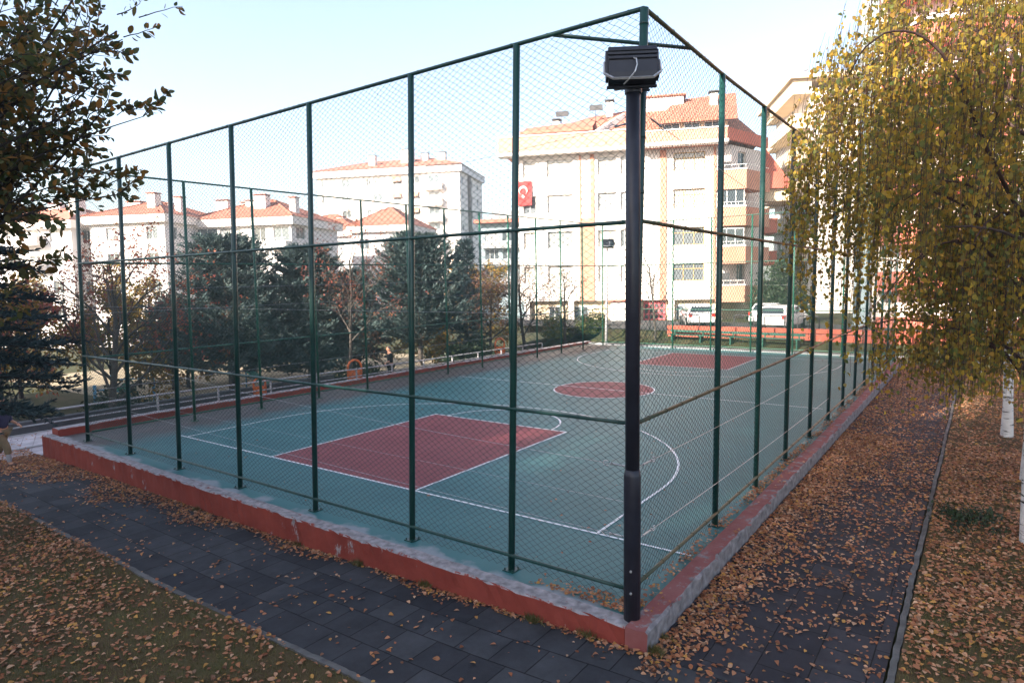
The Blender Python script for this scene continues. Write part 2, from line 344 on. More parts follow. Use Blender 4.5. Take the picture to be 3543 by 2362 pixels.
# ------------------------------------------------------------------ ground levels
PX = np.array([-60, -17.5, -13.5, -9, -6, -1.2, .4, 60]); PZ = np.array([-.75, -.56, -.47, -.43, -.42, -.29, -.21, -.22])
def pathz(x): return np.interp(x, PX, PZ)
def gz(x, y):
    x = np.asarray(x, float); y = np.asarray(y, float)
    z = pathz(x) - .06
    z = np.where((x > -16.9) & (y > -.3), np.where(x < .45, -.30, -.27), z)
    out = np.interp(-x, [17, 21.3, 24.5, 60, 200], [-.62, -.66, -2.05, -2.6, -3.2])
    z = np.where((x < -17.2) & (y > -1.5), out, z)
    up = np.interp(y, [28.7, 29.2, 31.0, 31.3, 400], [0, .02, .45, .8, .8])
    z = np.where((y > 28.7) & (x > -17.2), np.where(up > 0, up - .05, z), z)
    far = np.clip((y - 31) / 10, 0, 1) * np.clip((x + 34) / 16, 0, 1)
    z = np.where((y > 31) & (x <= -17.2), z * (1 - far) + .75 * far, z)
    return z

def sheet(name, xs, ys, zf, m, smooth=True):
    X, Y = np.meshgrid(xs, ys, indexing='ij'); Z = zf(X, Y)
    nx, ny = len(xs), len(ys)
    i = np.arange(nx - 1)[:, None] * ny + np.arange(ny - 1)[None]
    mb = MB(); mb.add(np.stack([X, Y, Z], -1).reshape(-1, 3), np.stack([i, i + ny, i + ny + 1, i + 1], -1).reshape(-1, 4))
    o = mb.obj(name, m, smooth=smooth); tag(o, kind='structure'); return o

xs = np.concatenate([[-600, -300, -160, -110], np.arange(-90, -26, 5), np.arange(-25.5, -16, .4), np.arange(-16, 12, 2), [14, 20, 40, 90, 200, 600]])
ys = np.concatenate([[-400, -150, -60, -30, -20, -12], np.arange(-8, 28, 1.5), np.arange(28, 33, .3), np.arange(33, 80, 4), [90, 130, 200, 400, 700]])
sheet('ground', np.sort(xs), np.sort(ys), gz, M['soil'])
# street behind the far wall
sheet('street', np.linspace(-30, 30, 20), np.linspace(31.5, 40, 6), lambda x, y: 0 * x + .82, M['asphalt'])

# lawns
def lawnz(x, y): return pathz(x) + .012 + .02 * np.sin(x * 1.7) * np.cos(y * 1.3)
sheet('lawn_left', np.linspace(-22, 2.62, 80), np.linspace(-14, -2.56, 40), lawnz, M['lawn'])
sheet('lawn_right', np.linspace(2.74, 12, 30), np.linspace(-14, 28.5, 110), lawnz, M['lawn'])
# rubber tile paths
sheet('path', np.linspace(-17.9, 2.64, 60), np.linspace(-2.5, -.44, 6), lambda x, y: pathz(x), M['pathA'])
sheet('side_path', np.linspace(.42, 2.64, 8), np.linspace(-.44, 28.6, 40), lambda x, y: pathz(x), M['pathB'])
mb = MB(); mb.prism([(-17.9, -2.6), (-17.35, -.5), (-17.2, 1.2), (-21.5, 1.5), (-25, 0), (-25, -3)], -.7, [-.555, -.55, -.56, -.60, -.62, -.62])
tag(mb.obj('paved_landing', M['paving']), kind='structure')

def kerb(name, P, w, h):
    mb = MB(); P = np.asarray(P, float)
    n = len(P); d = unit(np.gradient(P, axis=0)); nrm = np.stack([-d[:, 1], d[:, 0], 0 * d[:, 0]], -1)
    j = rng.normal(0, .006, (n, 1))
    A = P + nrm * (w / 2 + j) ; B = P - nrm * (w / 2 - j)
    top = np.array([0, 0, h]); bot = np.array([0, 0, -.15])
    V = np.stack([A + bot, A + top, B + top, B + bot], 1).reshape(-1, 3)
    i = np.arange(n - 1)[:, None] * 4; k = np.arange(3)[None]
    mb.add(V, (np.stack([i + k, i + k + 1, i + k + 5, i + k + 4], -1)).reshape(-1, 4))
    return mb
xk = np.linspace(-17.9, 2.7, 260)
o = kerb('k', np.stack([xk, -2.53 + .008 * np.sin(xk * 2.1), pathz(xk)], -1), .075, .022).obj('path_kerb', M['kerb']); tag(o, kind='structure')
yk = np.linspace(-6, 28.5, 300)
o = kerb('k', np.stack([2.69 + .008 * np.sin(yk * 1.3), yk, 0 * yk - .22], -1), .065, .022).obj('side_path_kerb', M['kerb']); tag(o, kind='structure')

# ------------------------------------------------------------------ court slab and markings
sheet('court', np.linspace(-16.62, .24, 60), np.linspace(-.26, 28.62, 90), lambda x, y: 0 * x, M['court'])
ca, sa = math.cos(.0098), math.sin(.0098)
def cr(p): return (ca * p[0] - sa * p[1], sa * p[0] + ca * p[1])
def flat(mb, poly, z):
    mb.add([[*cr(p), z] for p in poly], [list(range(len(poly)))])
KX0, KX1, KY0, KY1 = -9.83, -5.27, 1.778, 7.415
FY0, FY1 = 21.08, 26.33; CX, CY = -7.55, 13.92
mb = MB()
flat(mb, [(KX0, KY0), (KX1, KY0), (KX1, KY1), (KX0, KY1)], .004)
flat(mb, [(KX0, FY0), (KX1, FY0), (KX1, FY1), (KX0, FY1)], .004)
flat(mb, [(CX + 1.8 * math.cos(t), CY + 1.8 * math.sin(t)) for t in np.linspace(0, 2 * math.pi, 72, endpoint=False)], .004)
tag(mb.obj('painted_keys', M['key']), kind='structure')
mb = MB(); W = .05
def line(p, q, w=W):
    d = unit(np.array(q) - np.array(p)); n = np.array([-d[1], d[0]]) * w / 2
    p = np.array(p) - d * w / 2; q = np.array(q) + d * w / 2
    flat(mb, [p - n, q - n, q + n, p + n], line.z)
def arc(c, r, a0, a1, n=40):
    t = np.linspace(a0, a1, n); ri, ro = r - W / 2, r + W / 2
    I = [cr((c[0] + ri * math.cos(a), c[1] + ri * math.sin(a))) for a in t]; O = [cr((c[0] + ro * math.cos(a), c[1] + ro * math.sin(a))) for a in t]
    V = [[*p, line.z] for p in I + O]
    mb.add(V, np.array([[i, n + i, n + i + 1, i + 1] for i in range(n - 1)]))
line.z = .008
line((-13.85, KY0), (KX0 - .05, KY0)); line((KX0, KY0), (KX1, KY0), .055); line((KX1 + .05, KY0), (.1, KY0))
line.z = .0085
for y0, y1 in ((KY0, KY1), (FY0, FY1)):
    line((KX0, y0), (KX0, y1)); line((KX1, y0), (KX1, y1))
line.z = .0092
line((KX0, KY1), (KX1, KY1)); line((KX0, FY0), (KX1, FY0)); line((-13.85, FY1), (.1, FY1)); line((-14.3, CY), (-.3, CY))
line.z = .0100
arc((CX, CY), 1.8, 0, 2 * math.pi, 90)
arc((CX, KY1), 1.8, 0, math.pi, 50); arc((CX, FY0), 1.8, math.pi, 2 * math.pi, 50)
line.z = .0108
line((-1.38, KY0 + .05), (-1.38, 4.3)); line((-13.55, KY0 + .05), (-13.55, 4.3)); 
a0 = .05
def arc2(c, rx, ry, t0, t1, n=60):
    t = np.linspace(t0, t1, n); P = np.stack([c[0] + rx * np.cos(t), c[1] + ry * np.sin(t)], -1); d = unit(np.gradient(P, axis=0)); nn = np.stack([-d[:, 1], d[:, 0]], -1) * W / 2
    V = [[*cr(p), line.z] for p in P - nn] + [[*cr(p), line.z] for p in P + nn]
    mb.add(V, np.array([[i, i + 1, n + i + 1, n + i] for i in range(n - 1)]))
arc2((-7.465, 4.3), 6.085, 5.4, 0, math.pi)
line((-1.38, FY1 - .05), (-1.38, FY1 - 2.5)); line((-13.55, FY1 - .05), (-13.55, FY1 - 2.5))
arc2((-7.465, FY1 - 2.5), 6.085, 5.4, math.pi, 2 * math.pi)
tag(mb.obj('court_lines', M['line']), kind='structure')

# ------------------------------------------------------------------ low walls round the court
def lowwall(P, nrm_out, w, ztop, zbot, jit=.012, n=None):
    """wall along P (top inner edge); outer face jittered a little"""
    mb = MB(); P = np.asarray(P, float); n = len(P)
    ztop = np.broadcast_to(ztop, n); zbot = np.broadcast_to(zbot, n)
    no = np.array([*nrm_out, 0.0])
    def row(off, z): return P + no * off + np.stack([0 * z, 0 * z, z], -1)
    j = lambda s=jit: rng.normal(0, s, (n, 1)) * no
    rows = [row(0, zbot), row(0, ztop - .012), row(.012, ztop + rng.normal(0, .004, n)), row(w * .5, ztop + rng.normal(0, .006, n)), row(w - .02, ztop + rng.normal(0, .004, n)) + j(), row(w, ztop - .022) + j(), row(w + .004, (ztop + zbot) / 2) + j(jit * .5), row(w + .008, zbot) + j(jit * .5)]
    V = np.stack(rows, 1).reshape(-1, 3); k = len(rows)
    i = np.arange(n - 1)[:, None] * k; q = np.arange(k - 1)[None]
    mb.add(V, np.stack([i + q, i + q + 1, i + k + q + 1, i + k + q], -1).reshape(-1, 4))
    mb.F.append(np.array([list(range(k))])); mb.F.append(np.array([list(range(k))[::-1]]) + (n - 1) * k)
    return mb
n = 150; x = np.linspace(-17.05, .18, n)
zt = np.where(x < -15.05, .045, .012)
o = lowwall(np.stack([x, 0 * x - .25, 0 * x], -1), (0, -1), .23, zt, pathz(x) - .1).obj('low_wall', M['wallA'])
tag(o, 'low red painted wall with worn bare top along the front path', 'wall')
n = 220; y = np.linspace(-.50, 28.9, n)
o = lowwall(np.stack([0 * y + .19, y, 0 * y], -1), (1, 0), .26, .035 + .01 * np.sin(y * 1.1), 0 * y - .35, .014).obj('low_wall', M['wallB'])
tag(o, 'low worn kerb wall beside the leaf covered side path', 'wall')
n = 120; y = np.linspace(-.24, 29, n)
o = lowwall(np.stack([0 * y - 16.62, y, 0 * y], -1), (-1, 0), .42, .20 - .0015 * y, 0 * y - .9, .008).obj('low_wall', M['wallC'])
tag(o, 'long red wall along the far left side of the court below the trees', 'wall')
n = 60; x = np.linspace(-16.6, .4, n)
o = lowwall(np.stack([x, 0 * x + 28.64, 0 * x], -1), (0, 1), .3, .10, -.3, .008).obj('low_wall', M['concrete'])
tag(o, 'pale grey concrete edge at the far end of the court', 'wall')
n = 70; x = np.linspace(-12.4, 12, n)
o = lowwall(np.stack([x, 0 * x + 31.05, 0 * x], -1), (0, 1), .35, 1.12, 0 * x + .2, .01).obj('low_wall', M['wallD'])
tag(o, 'orange red retaining wall below the parked white cars', 'wall')

# ------------------------------------------------------------------ fences
H = 6.93
LA = (.0183, .021); LB = (.0083, -.0078)
def pa(x, z): return np.array([x + LA[0] * z, LA[1] * z, z])
def pb(y, z):
    t = np.clip(y / 3.1, 0, 1)
    return np.array([LA[0] * z * (1 - t) + LB[0] * z * t, y + (LA[1] * (1 - t) + LB[1] * t) * z, z])
def pc(y, z): return np.array([-15.42 + .012 * z * np.clip(1 - y / 6, 0, 1), y + .02 * z * np.clip(1 - y / 6, 0, 1), z * (1 + .0018 * y)])
def pd(x, z): return np.array([x, 28.35, z * 1.045])
def link_mesh(f, u0, u1, pitch, wire, z0=.03, z1=H + .05, knuckles=True, jitter=.006, zig=True):
    mb = MB(); hz = pitch * .65; amp = pitch / 2
    nz = int((z1 - z0) / hz); zs = z0 + np.arange(nz + 1) * hz
    us = np.arange(u0, u1, pitch); A = []; B = []
    wob = lambda u, z: .02 * np.sin(u * 1.9 + 1.3 * np.sin(z * .9)) * np.sin(z * 1.4 + u * .7)
    U = np.repeat(us[:, None], nz + 1, 1); Z = np.repeat(zs[None], len(us), 0)
    ph = (np.arange(len(us))[:, None] + np.arange(nz + 1)[None]) % 2
    U = U + np.where(ph == 0, -amp, amp)
    U = U + rng.normal(0, jitter * .6, U.shape) + wob(U, Z); Z = Z + rng.normal(0, jitter * .6, Z.shape) + .7 * wob(Z, U)
    if not zig: pass
    P = np.array([f(u, z) for u, z in zip(U.ravel(), Z.ravel())]).reshape(U.shape + (3,)) if False else fvec(f, U, Z)
    off = np.where(ph == 0, .002, -.002)
    P = P + off[:, :, None] * f.n
    mb.segs(P[:, :-1].reshape(-1, 3), P[:, 1:].reshape(-1, 3), wire, 3)
    return mb
def fvec(f, U, Z):
    if f is pa: return np.stack([U + LA[0] * Z, LA[1] * Z, Z], -1)
    if f is pb:
        t = np.clip(U / 3.1, 0, 1); return np.stack([LA[0] * Z * (1 - t) + LB[0] * Z * t, U + (LA[1] * (1 - t) + LB[1] * t) * Z, Z], -1)
    if f is pc:
        k = np.clip(1 - U / 6, 0, 1); return np.stack([-15.42 + .012 * Z * k, U + .02 * Z * k, Z * (1 + .0018 * U)], -1)
    return np.stack([U, 0 * U + 28.35, Z * 1.045], -1)
pa.n = np.array([0, -1.0, 0]); pb.n = np.array([1.0, 0, 0]); pc.n = np.array([-1.0, 0, 0]); pd.n = np.array([0, 1.0, 0])

def post(f, u, parent, m, r=.046, plate=True, h=H, collars=False):
    mb = MB(); mb.tube([f(u, 0), f(u, h * .5), f(u, h)], r, 14)
    if collars:
        for z in np.arange(.55, h, .62): mb.tube([f(u, z), f(u, z + .025)], r + .004, 14)
    o = mb.obj('post', m, parent, smooth=False)
    for p in o.data.polygons: p.use_smooth = len(p.vertices) == 4
    if plate:
        b = MB(); p = f(u, 0); b.box(p[0] - .09, p[0] + .09, p[1] - .09, p[1] + .09, .001, .014)
        for sx in (-1, 1):
            for sy in (-1, 1): b.cyl((p[0] + sx * .065, p[1] + sy * .065), .011, .011, .014, .04, 6)
        b.obj('base_plate', m, o)
def rail(f, u0, u1, z, parent, m, r=.024, n=24, off=0, sag=0, clips=True):
    us = np.linspace(u0, u1, n)
    P = np.array([f(u, z) for u in us]) + f.n * off; P[:, 2] += sag * np.sin(us * 1.7)
    mb = MB(); mb.tube(P, r, 10)
    if clips:
        for u in np.arange(min(u0, u1) + .35, max(u0, u1), .55):
            p = f(u, z) + f.n * off; d = unit(f(u + .01, z) - f(u, z)); mb.tube([p - d * .005, p + d * .005], r + .006, 8)
    o = mb.obj('rail', m, parent)
    for p in o.data.polygons: p.use_smooth = len(p.vertices) == 4
def wirepart(P, parent, m, r=.003, name='tension_wire'):
    mb = MB(); mb.tube(P, r, 4); return mb.obj(name, m, parent)

AX = [-1.756, -3.64, -6.0, -8.34, -10.69, -13.0, -15.39]
BY = [3.1, 5.38, 7.63, 10.03, 12.4, 14.66, 16.9, 19.05, 21.1, 23.4, 25.8, 28.35]
CYs = [2.85, 5.05, 7.3, 9.52, 11.85, 14.1, 16.5, 18.7, 21.1, 23.5, 25.9, 28.35]
DX = [-13.1, -10.95, -8.75, -6.6, -4.5, -2.2]
grp = 'fences round the ball court'
fa = thing('chain_link_fence', 'tall dark green chain link fence along the front path with the corner post', 'fence', group=grp)
post(pa, 0, fa, M['pvc'], .05, False, H, True)
for u in AX: post(pa, u, fa, M['pvc'])
for z, o_ in ((H, 0), (4.58, .03), (2.23, .03), (.22, .03)):
    rail(pa, -15.39, 0 if z == H else -.02, z, fa, M['pvc'], .027 if z == H else .024, off=o_)
mb = MB(); mb.tube([pa(-1.2, H - .012), pb(1.62, H - .012)], .024, 10); mb.obj('corner_brace', M['pvc'], fa, True)
link_mesh(pa, -15.35, .0, .065, .0027).obj('chain_link_mesh', M['wire'], fa)
for z in (1.25, 3.5): wirepart([pa(u, z) + .04 * pa.n * -1 for u in np.linspace(-15.35, -.05, 9)], fa, M['steel'], .002)

fb = thing('chain_link_fence', 'tall green chain link fence with reflection-tinted brown rails beside the birch trees', 'fence', group=grp)
for u in BY: post(pb, u, fb, M['pvc'])
for z, o_ in ((H, 0), (4.58, .03), (2.23, .03), (.22, .03)):
    rail(pb, .02, 28.35, z, fb, M['rail_brown'], .027 if z == H else .024, off=o_, n=40)
link_mesh(pb, .06, 28.3, .065, .0027).obj('chain_link_mesh', M['wire'], fb)

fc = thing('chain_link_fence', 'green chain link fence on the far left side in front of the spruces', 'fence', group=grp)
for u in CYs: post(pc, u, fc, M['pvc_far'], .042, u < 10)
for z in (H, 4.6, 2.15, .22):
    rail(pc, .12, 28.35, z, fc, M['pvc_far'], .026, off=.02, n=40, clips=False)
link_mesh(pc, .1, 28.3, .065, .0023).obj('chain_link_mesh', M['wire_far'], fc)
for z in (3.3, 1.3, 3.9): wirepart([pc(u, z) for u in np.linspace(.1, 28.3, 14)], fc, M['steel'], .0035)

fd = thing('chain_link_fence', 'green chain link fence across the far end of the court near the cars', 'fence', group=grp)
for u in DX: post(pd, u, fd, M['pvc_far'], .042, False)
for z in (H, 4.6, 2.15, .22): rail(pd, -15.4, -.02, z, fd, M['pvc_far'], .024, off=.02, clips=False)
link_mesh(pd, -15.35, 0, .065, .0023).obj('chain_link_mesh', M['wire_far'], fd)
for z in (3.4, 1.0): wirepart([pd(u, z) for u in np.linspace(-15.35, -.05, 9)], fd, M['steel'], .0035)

# cables from the corner post across the court
def cable(label, P, r=.004):
    o = MB(); o.tube(P, r, 5)
    a = np.array(P[0]); d = unit(np.array(P[1]) - a)
    ob = o.obj('steel_cable', M['steel']); tag(ob, label, 'cable', 'cables strung across the court')
    t = MB(); t.tube([a + d * .10, a + d * .32], .012, 8); t.tube([a + d * .34, a + d * .36], .02, 8); t.obj('turnbuckle', M['steel'], ob)
    h = MB(); c = a + d * .42; h.tube([c + d * (.05 * math.cos(q)) + np.array([0, 0, .03 * math.sin(q)]) for q in np.linspace(-2.2, 2.2, 9)], .006, 6); h.obj('hook', M['steel'], ob)
def sagline(a, b, s, n=14):
    a = np.array(a, float); b = np.array(b, float); t = np.linspace(0, 1, n)[:, None]
    P = a + (b - a) * t; P[:, 2] -= s * 4 * (t * (1 - t))[:, 0]; return P
cable('thin steel cable with turnbuckle high on the corner post running left across the court', sagline((.05, .16, 5.72), (-15.3, 4.6, 6.55), .15))
cable('thin steel cable high on the corner post running right to the side fence', sagline((.16, .18, 5.75), (.0, 10.0, 4.9), .02))
cable('thin steel cable at waist height running from the corner post over the front key', sagline((.04, .10, 1.68), (-15.3, 2.0, 1.55), .1))
cable('thin steel cable close to the ground running from the corner post along the baseline', sagline((.04, .10, .80), (-15.3, 1.0, .62), .05))
cable('short steel cable at waist height on the side fence behind the lamp post', sagline((.08, .12, 1.7), (.02, 12.4, 1.55), .05))
cable('short steel cable near the ground on the side fence behind the lamp post', sagline((.08, .12, .82), (.02, 12.4, .62), .05))

# ------------------------------------------------------------------ floodlight poles
def floodlight(parent, loc, rz, tilt, s=1.0):
    """housing with ribbed back, visor and yoke"""
    prof = [(-.00, .205), (.10, .215), (.155, .19), (.175, .12), (.17, .07), (.185, .06), (.185, .03), (.165, .02), (.16, -.12), (.145, -.185), (.05, -.20), (-.015, -.20)]
    mb = MB(); w = .27
    V = []
    for sx in (-w, w): V += [[sx, -p[0], p[1]] for p in prof]
    k = len(prof); F = [list(range(k))[::-1], list(range(k, 2 * k))] + [[i, (i + 1) % k, k + (i + 1) % k, k + i] for i in range(k)]
    mb.add(np.array(V) * s, F)
    for sx in (-1, 1): mb.box(*(np.array(sorted([sx * .27, sx * .30])) * s), -.12 * s, 0, -.16 * s, .17 * s)
    mb.box(-.285 * s, .285 * s, -.01 * s, .03 * s, .2 * s, .225 * s); mb.box(-.285 * s, .285 * s, -.01 * s, .03 * s, -.225 * s, -.2 * s)
    for i in range(2): mb.box(-.275 * s, .275 * s, -.192 * s, -.17 * s, (.075 + .045 * i) * s, (.085 + .045 * i) * s)
    o = mb.obj('floodlight', M['black_metal'], parent, bevel=.004)
    o.location = loc; o.rotation_euler = (tilt, 0, rz)
    g = MB(); g.box(-.25 * s, .25 * s, .002, .012, -.19 * s, .19 * s); g.obj('lens', M['panedark'], o)
    y = MB(); pts = np.array([(.312, -.07, .06), (.318, -.10, -.10), (.22, -.185, -.215), (-.22, -.185, -.215), (-.318, -.10, -.10), (-.312, -.07, .06)]) * s
    for a, b in zip(pts[:-1], pts[1:]):
        d = b - a; y.tube([a, b], .016 * s, 4)
    y.obj('yoke', M['steel'], o)
    c = MB(); c.tube(np.array([(.01, -.18, .03), (.03, -.24, -.02), (.035, -.26, -.10), (.01, -.25, -.18), (-.05, -.19, -.23), (-.10, -.1, -.24)]) * s, .008 * s, 6); c.obj('power_cord', M['steel'], o)
    return o
lp = thing('floodlight_pole', 'near black lamp post with two floodlights at the corner of the court', 'lamp post', (.17, -.275, -.0))
mb = MB(); mb.tube([(0, 0, -.05), (0.005, 0, 1.70), (.006, 0, 1.78)], [.097, .096, .083], 18); mb.box(-.005, .005, -.1, -.094, .2, .21)
o = mb.obj('lower_pole', M['black_metal'], lp)
for p in o.data.polygons: p.use_smooth = len(p.vertices) == 4
mb = MB(); mb.tube([(.006, 0, 1.70), (.012, 0, 4), (.02, 0, 5.96)], [.081, .08, .078], 18); mb.tube([(.02, 0, 5.96), (.02, 0, 6.0)], [.05, .05], 12)
o = mb.obj('upper_pole', M['black_metal'], lp)
for p in o.data.polygons: p.use_smooth = len(p.vertices) == 4
mb = MB(); mb.tube([(.02, 0, 5.9), (.02, 0, 6.02)], .092, 16); mb.box(-.2, .2, -.02, .02, 5.97, 6.01); mb.obj('cross_arm', M['black_metal'], lp)
for z in (.62, .36):
    b = MB(); b.tube([(.03, -.092, z), (.035, -.105, z)], .014, 8); b.obj('bolt', M['steel'], lp)
floodlight(lp, (.035, -.08, 6.13), R(32), R(-14), .92)
floodlight(lp, (-.13, .20, 6.17), R(50), R(-20), .80)
lp2 = thing('floodlight_pole', 'slim grey floodlight pole at the far left corner behind the fence', 'lamp post', (-15.75, 29.4, -.1))
mb = MB(); mb.tube([(0, 0, 0), (0.05, 0, 3), (.1, 0, 6.0)], [.09, .08, .06], 10); mb.obj('pole', M['rail_grey'], lp2, True)
floodlight(lp2, (.2, -.1, 6.3), R(40), R(-25), 1.25)

# ------------------------------------------------------------------ leaf and tree builders
T_BIRCH = [(0, 0), (.30, .22), (.34, .45), (.16, .78), (0, 1), (-.16, .78), (-.34, .45), (-.30, .22)]
T_OVAL = [(0, 0), (.20, .2), (.27, .5), (.17, .82), (0, 1), (-.17, .82), (-.27, .5), (-.20, .2)]
T_NEEDLE = [(0, 0), (.13, .3), (.09, .75), (0, 1), (-.09, .75), (-.13, .3)]
T_BLADE = [(-.05, 0), (.05, 0), (0, 1)]

def polyline(p, d, L, n, wander, grav=0.0):
    P = [np.array(p, float)]; d = unit(np.array(d, float)); s = L / n
    for i in range(n):
        d = unit(d + rng.normal(0, wander, 3) + np.array([0, 0, grav])); P.append(P[-1] + d * s)
    return np.array(P)
def grow(p, d, L, r, lev, wood, tips, spread=.7, grav=.0, kids=5, shrink=.62, wander=.10):
    P = polyline(p, d, L, 6, wander, grav); rr = np.linspace(r, r * .45, len(P))
    wood.tube(P, rr, 7 if r > .04 else (5 if r > .015 else 3), False)
    if lev == 0: tips.append(P); return
    for k in range(kids):
        t = .25 + .75 * (k + rng.random()) / kids; i = min(int(t * 6), 5); q = P[i] + (P[i + 1] - P[i]) * (t * 6 - i)
        ax = unit(P[i + 1] - P[i]); side = unit(np.cross(ax, rng.normal(size=3)))
        grow(q, unit(ax * (1 - spread * .5) + side * spread), L * shrink * rng.uniform(.75, 1.15), r * .5 * (1.1 - .4 * t), lev - 1, wood, tips, spread, grav, max(3, kids - 1), shrink, wander)
def tip_leaves(tips, per, size, jit, down=.3, tm=T_OVAL, keep=1.0):
    C = []; D = []
    for P in tips:
        if rng.random() > keep: continue
        t = rng.uniform(.2, 1, per) * (len(P) - 1); i = np.minimum(t.astype(int), len(P) - 2); f = (t - i)[:, None]
        c = P[i] * (1 - f) + P[i + 1] * f; d = unit(P[i + 1] - P[i]) * .6 + rng.normal(0, .6, (per, 3)); d[:, 2] -= down
        C.append(c + rng.normal(0, jit, c.shape)); D.append(d)
    return np.concatenate(C), np.concatenate(D)

def broad_tree(name, label, cat, loc, h, trunk_r, crown_mat, bark, size, per, levels=3, spread=.75, kids=5, lean=(0, 0), jit=.08, keep=1.0, group=None, limbs=6, start=.35, up=.5, L0=None, tm=T_OVAL, shrink=.62, down=.3, wander=.10):
    t = thing(name, label, cat, loc, 0, group); wood = MB(); tips = []
    P = polyline((0, 0, -.1), (lean[0], lean[1], 1), h * .72, 7, .05, .02); wood.tube(P, np.linspace(trunk_r, trunk_r * .4, len(P)), 9, False)
    L0 = L0 or h * .38
    for k in range(limbs):
        f = start + (1 - start) * (k + rng.random() * .6) / limbs; i = min(int(f * 7), 6); q = P[i] + (P[i + 1] - P[i]) * (f * 7 - i)
        a = k * 2.4 + rng.random(); d = np.array([math.cos(a), math.sin(a), up + .5 * f])
        grow(q, d, L0 * (1.1 - .35 * f) * rng.uniform(.85, 1.15), trunk_r * .42 * (1.15 - .5 * f), levels - 1, wood, tips, spread, .02, kids, shrink, wander)
    wood.obj('trunk', bark, t, True)
    if crown_mat is not None:
        C, D = tip_leaves(tips, per, size, jit, down, tm, keep); c = MB(); c.leaves(C, D, size * rng.uniform(.7, 1.25, len(C)), tm); c.obj('crown', crown_mat, t)
    return t

def spruce(name, label, loc, h, rad, m, bark, card, whorl=.33, nb=7, group=None, z0=.5, droop=.1, tw=9, cards=6, twl=.30, shape=.75):
    t = thing(name, label, 'tree', loc, 0, group); wood = MB()
    wood.tube([(0, 0, -.15), (.03, 0, h * .5), (0, 0, h * .98)], [h * .024, h * .014, .012], 8, False)
    C = []; D = []; BA = []; BB = []
    z = z0
    while z < h - .1:
        r = rad * (1 - (z - z0) / (h - z0)) ** shape * rng.uniform(.85, 1.1) + .06
        for k in range(nb):
            a = rng.uniform(0, 2 * math.pi); L = r * rng.uniform(.72, 1.12); el = .22 + .5 * (z / h) - droop
            n = 6; tt = np.linspace(0, 1, n); dirx = np.array([math.cos(a), math.sin(a), 0])
            P = np.array([0, 0, z]) + dirx * (L * tt)[:, None]; P[:, 2] += L * (el * tt - (.35 + droop) * tt ** 2 + .22 * tt ** 3)
            BA.append(P[:-1]); BB.append(P[1:])
            side = np.array([-dirx[1], dirx[0], 0])
            nt = max(3, int(tw * (.35 + .65 * L / rad)))
            for q in range(nt):
                f = .12 + .88 * (q + rng.random()) / nt; i = min(int(f * (n - 1)), n - 2); p = P[i] + (P[i + 1] - P[i]) * (f * (n - 1) - i)
                ax = unit(P[i + 1] - P[i]); s = rng.choice([-1, 1]); td = unit(ax * .75 + side * s * rng.uniform(.3, .9) + np.array([0, 0, rng.normal(.05, .22)]))
                tl = twl * (1.15 - .6 * f) * rng.uniform(.7, 1.2) + .08
                u = rng.uniform(0, 1, cards)[:, None]
                C.append(p + td * tl * u); D.append(td + rng.normal(0, .38, (cards, 3)) + np.array([0, 0, .12]))
        z += whorl * rng.uniform(.75, 1.2) * (1.0 - .35 * z / h)
    C.append(np.array([[0, 0, h - .1 - .03 * i] for i in range(14)])); D.append(np.array([0, 0, 1.0]) + rng.normal(0, .5, (14, 3)))
    wood.segs(np.concatenate(BA), np.concatenate(BB), .012, 4); wood.obj('trunk', bark, t)
    C = np.concatenate(C); D = np.concatenate(D); c = MB(); c.leaves(C, D, card * rng.uniform(.65, 1.3, len(C)), T_NEEDLE, .1); c.obj('crown', m, t)
    return t

# ------------------------------------------------------------------ buildings
def panel(mb, O, U, N, W, H, holes, depth=.18):
    """wall W x H at O along U with real openings (u0,u1,z0,z1) and their reveals"""
    O = np.array(O, float); U = np.array(U, float); N = np.array(N, float); Z = np.array([0, 0, 1.0])
    us = sorted({0, W, *[h[0] for h in holes], *[h[1] for h in holes]}); zs = sorted({0, H, *[h[2] for h in holes], *[h[3] for h in holes]})
    for a, b in zip(us[:-1], us[1:]):
        for c, d in zip(zs[:-1], zs[1:]):
            m, n = (a + b) / 2, (c + d) / 2
            if any(h[0] < m < h[1] and h[2] < n < h[3] for h in holes): continue
            mb.add([O + U * a + Z * c, O + U * b + Z * c, O + U * b + Z * d, O + U * a + Z * d], np.array([[0, 1, 2, 3]]))
    for u0, u1, z0, z1 in holes:
        P = [O + U * u0 + Z * z0, O + U * u1 + Z * z0, O + U * u1 + Z * z1, O + U * u0 + Z * z1]; Q = [p - N * depth for p in P]
        mb.add(P + Q, np.array([[0, 4, 5, 1], [1, 5, 6, 2], [2, 6, 7, 3], [3, 7, 4, 0]]))
WM = {}
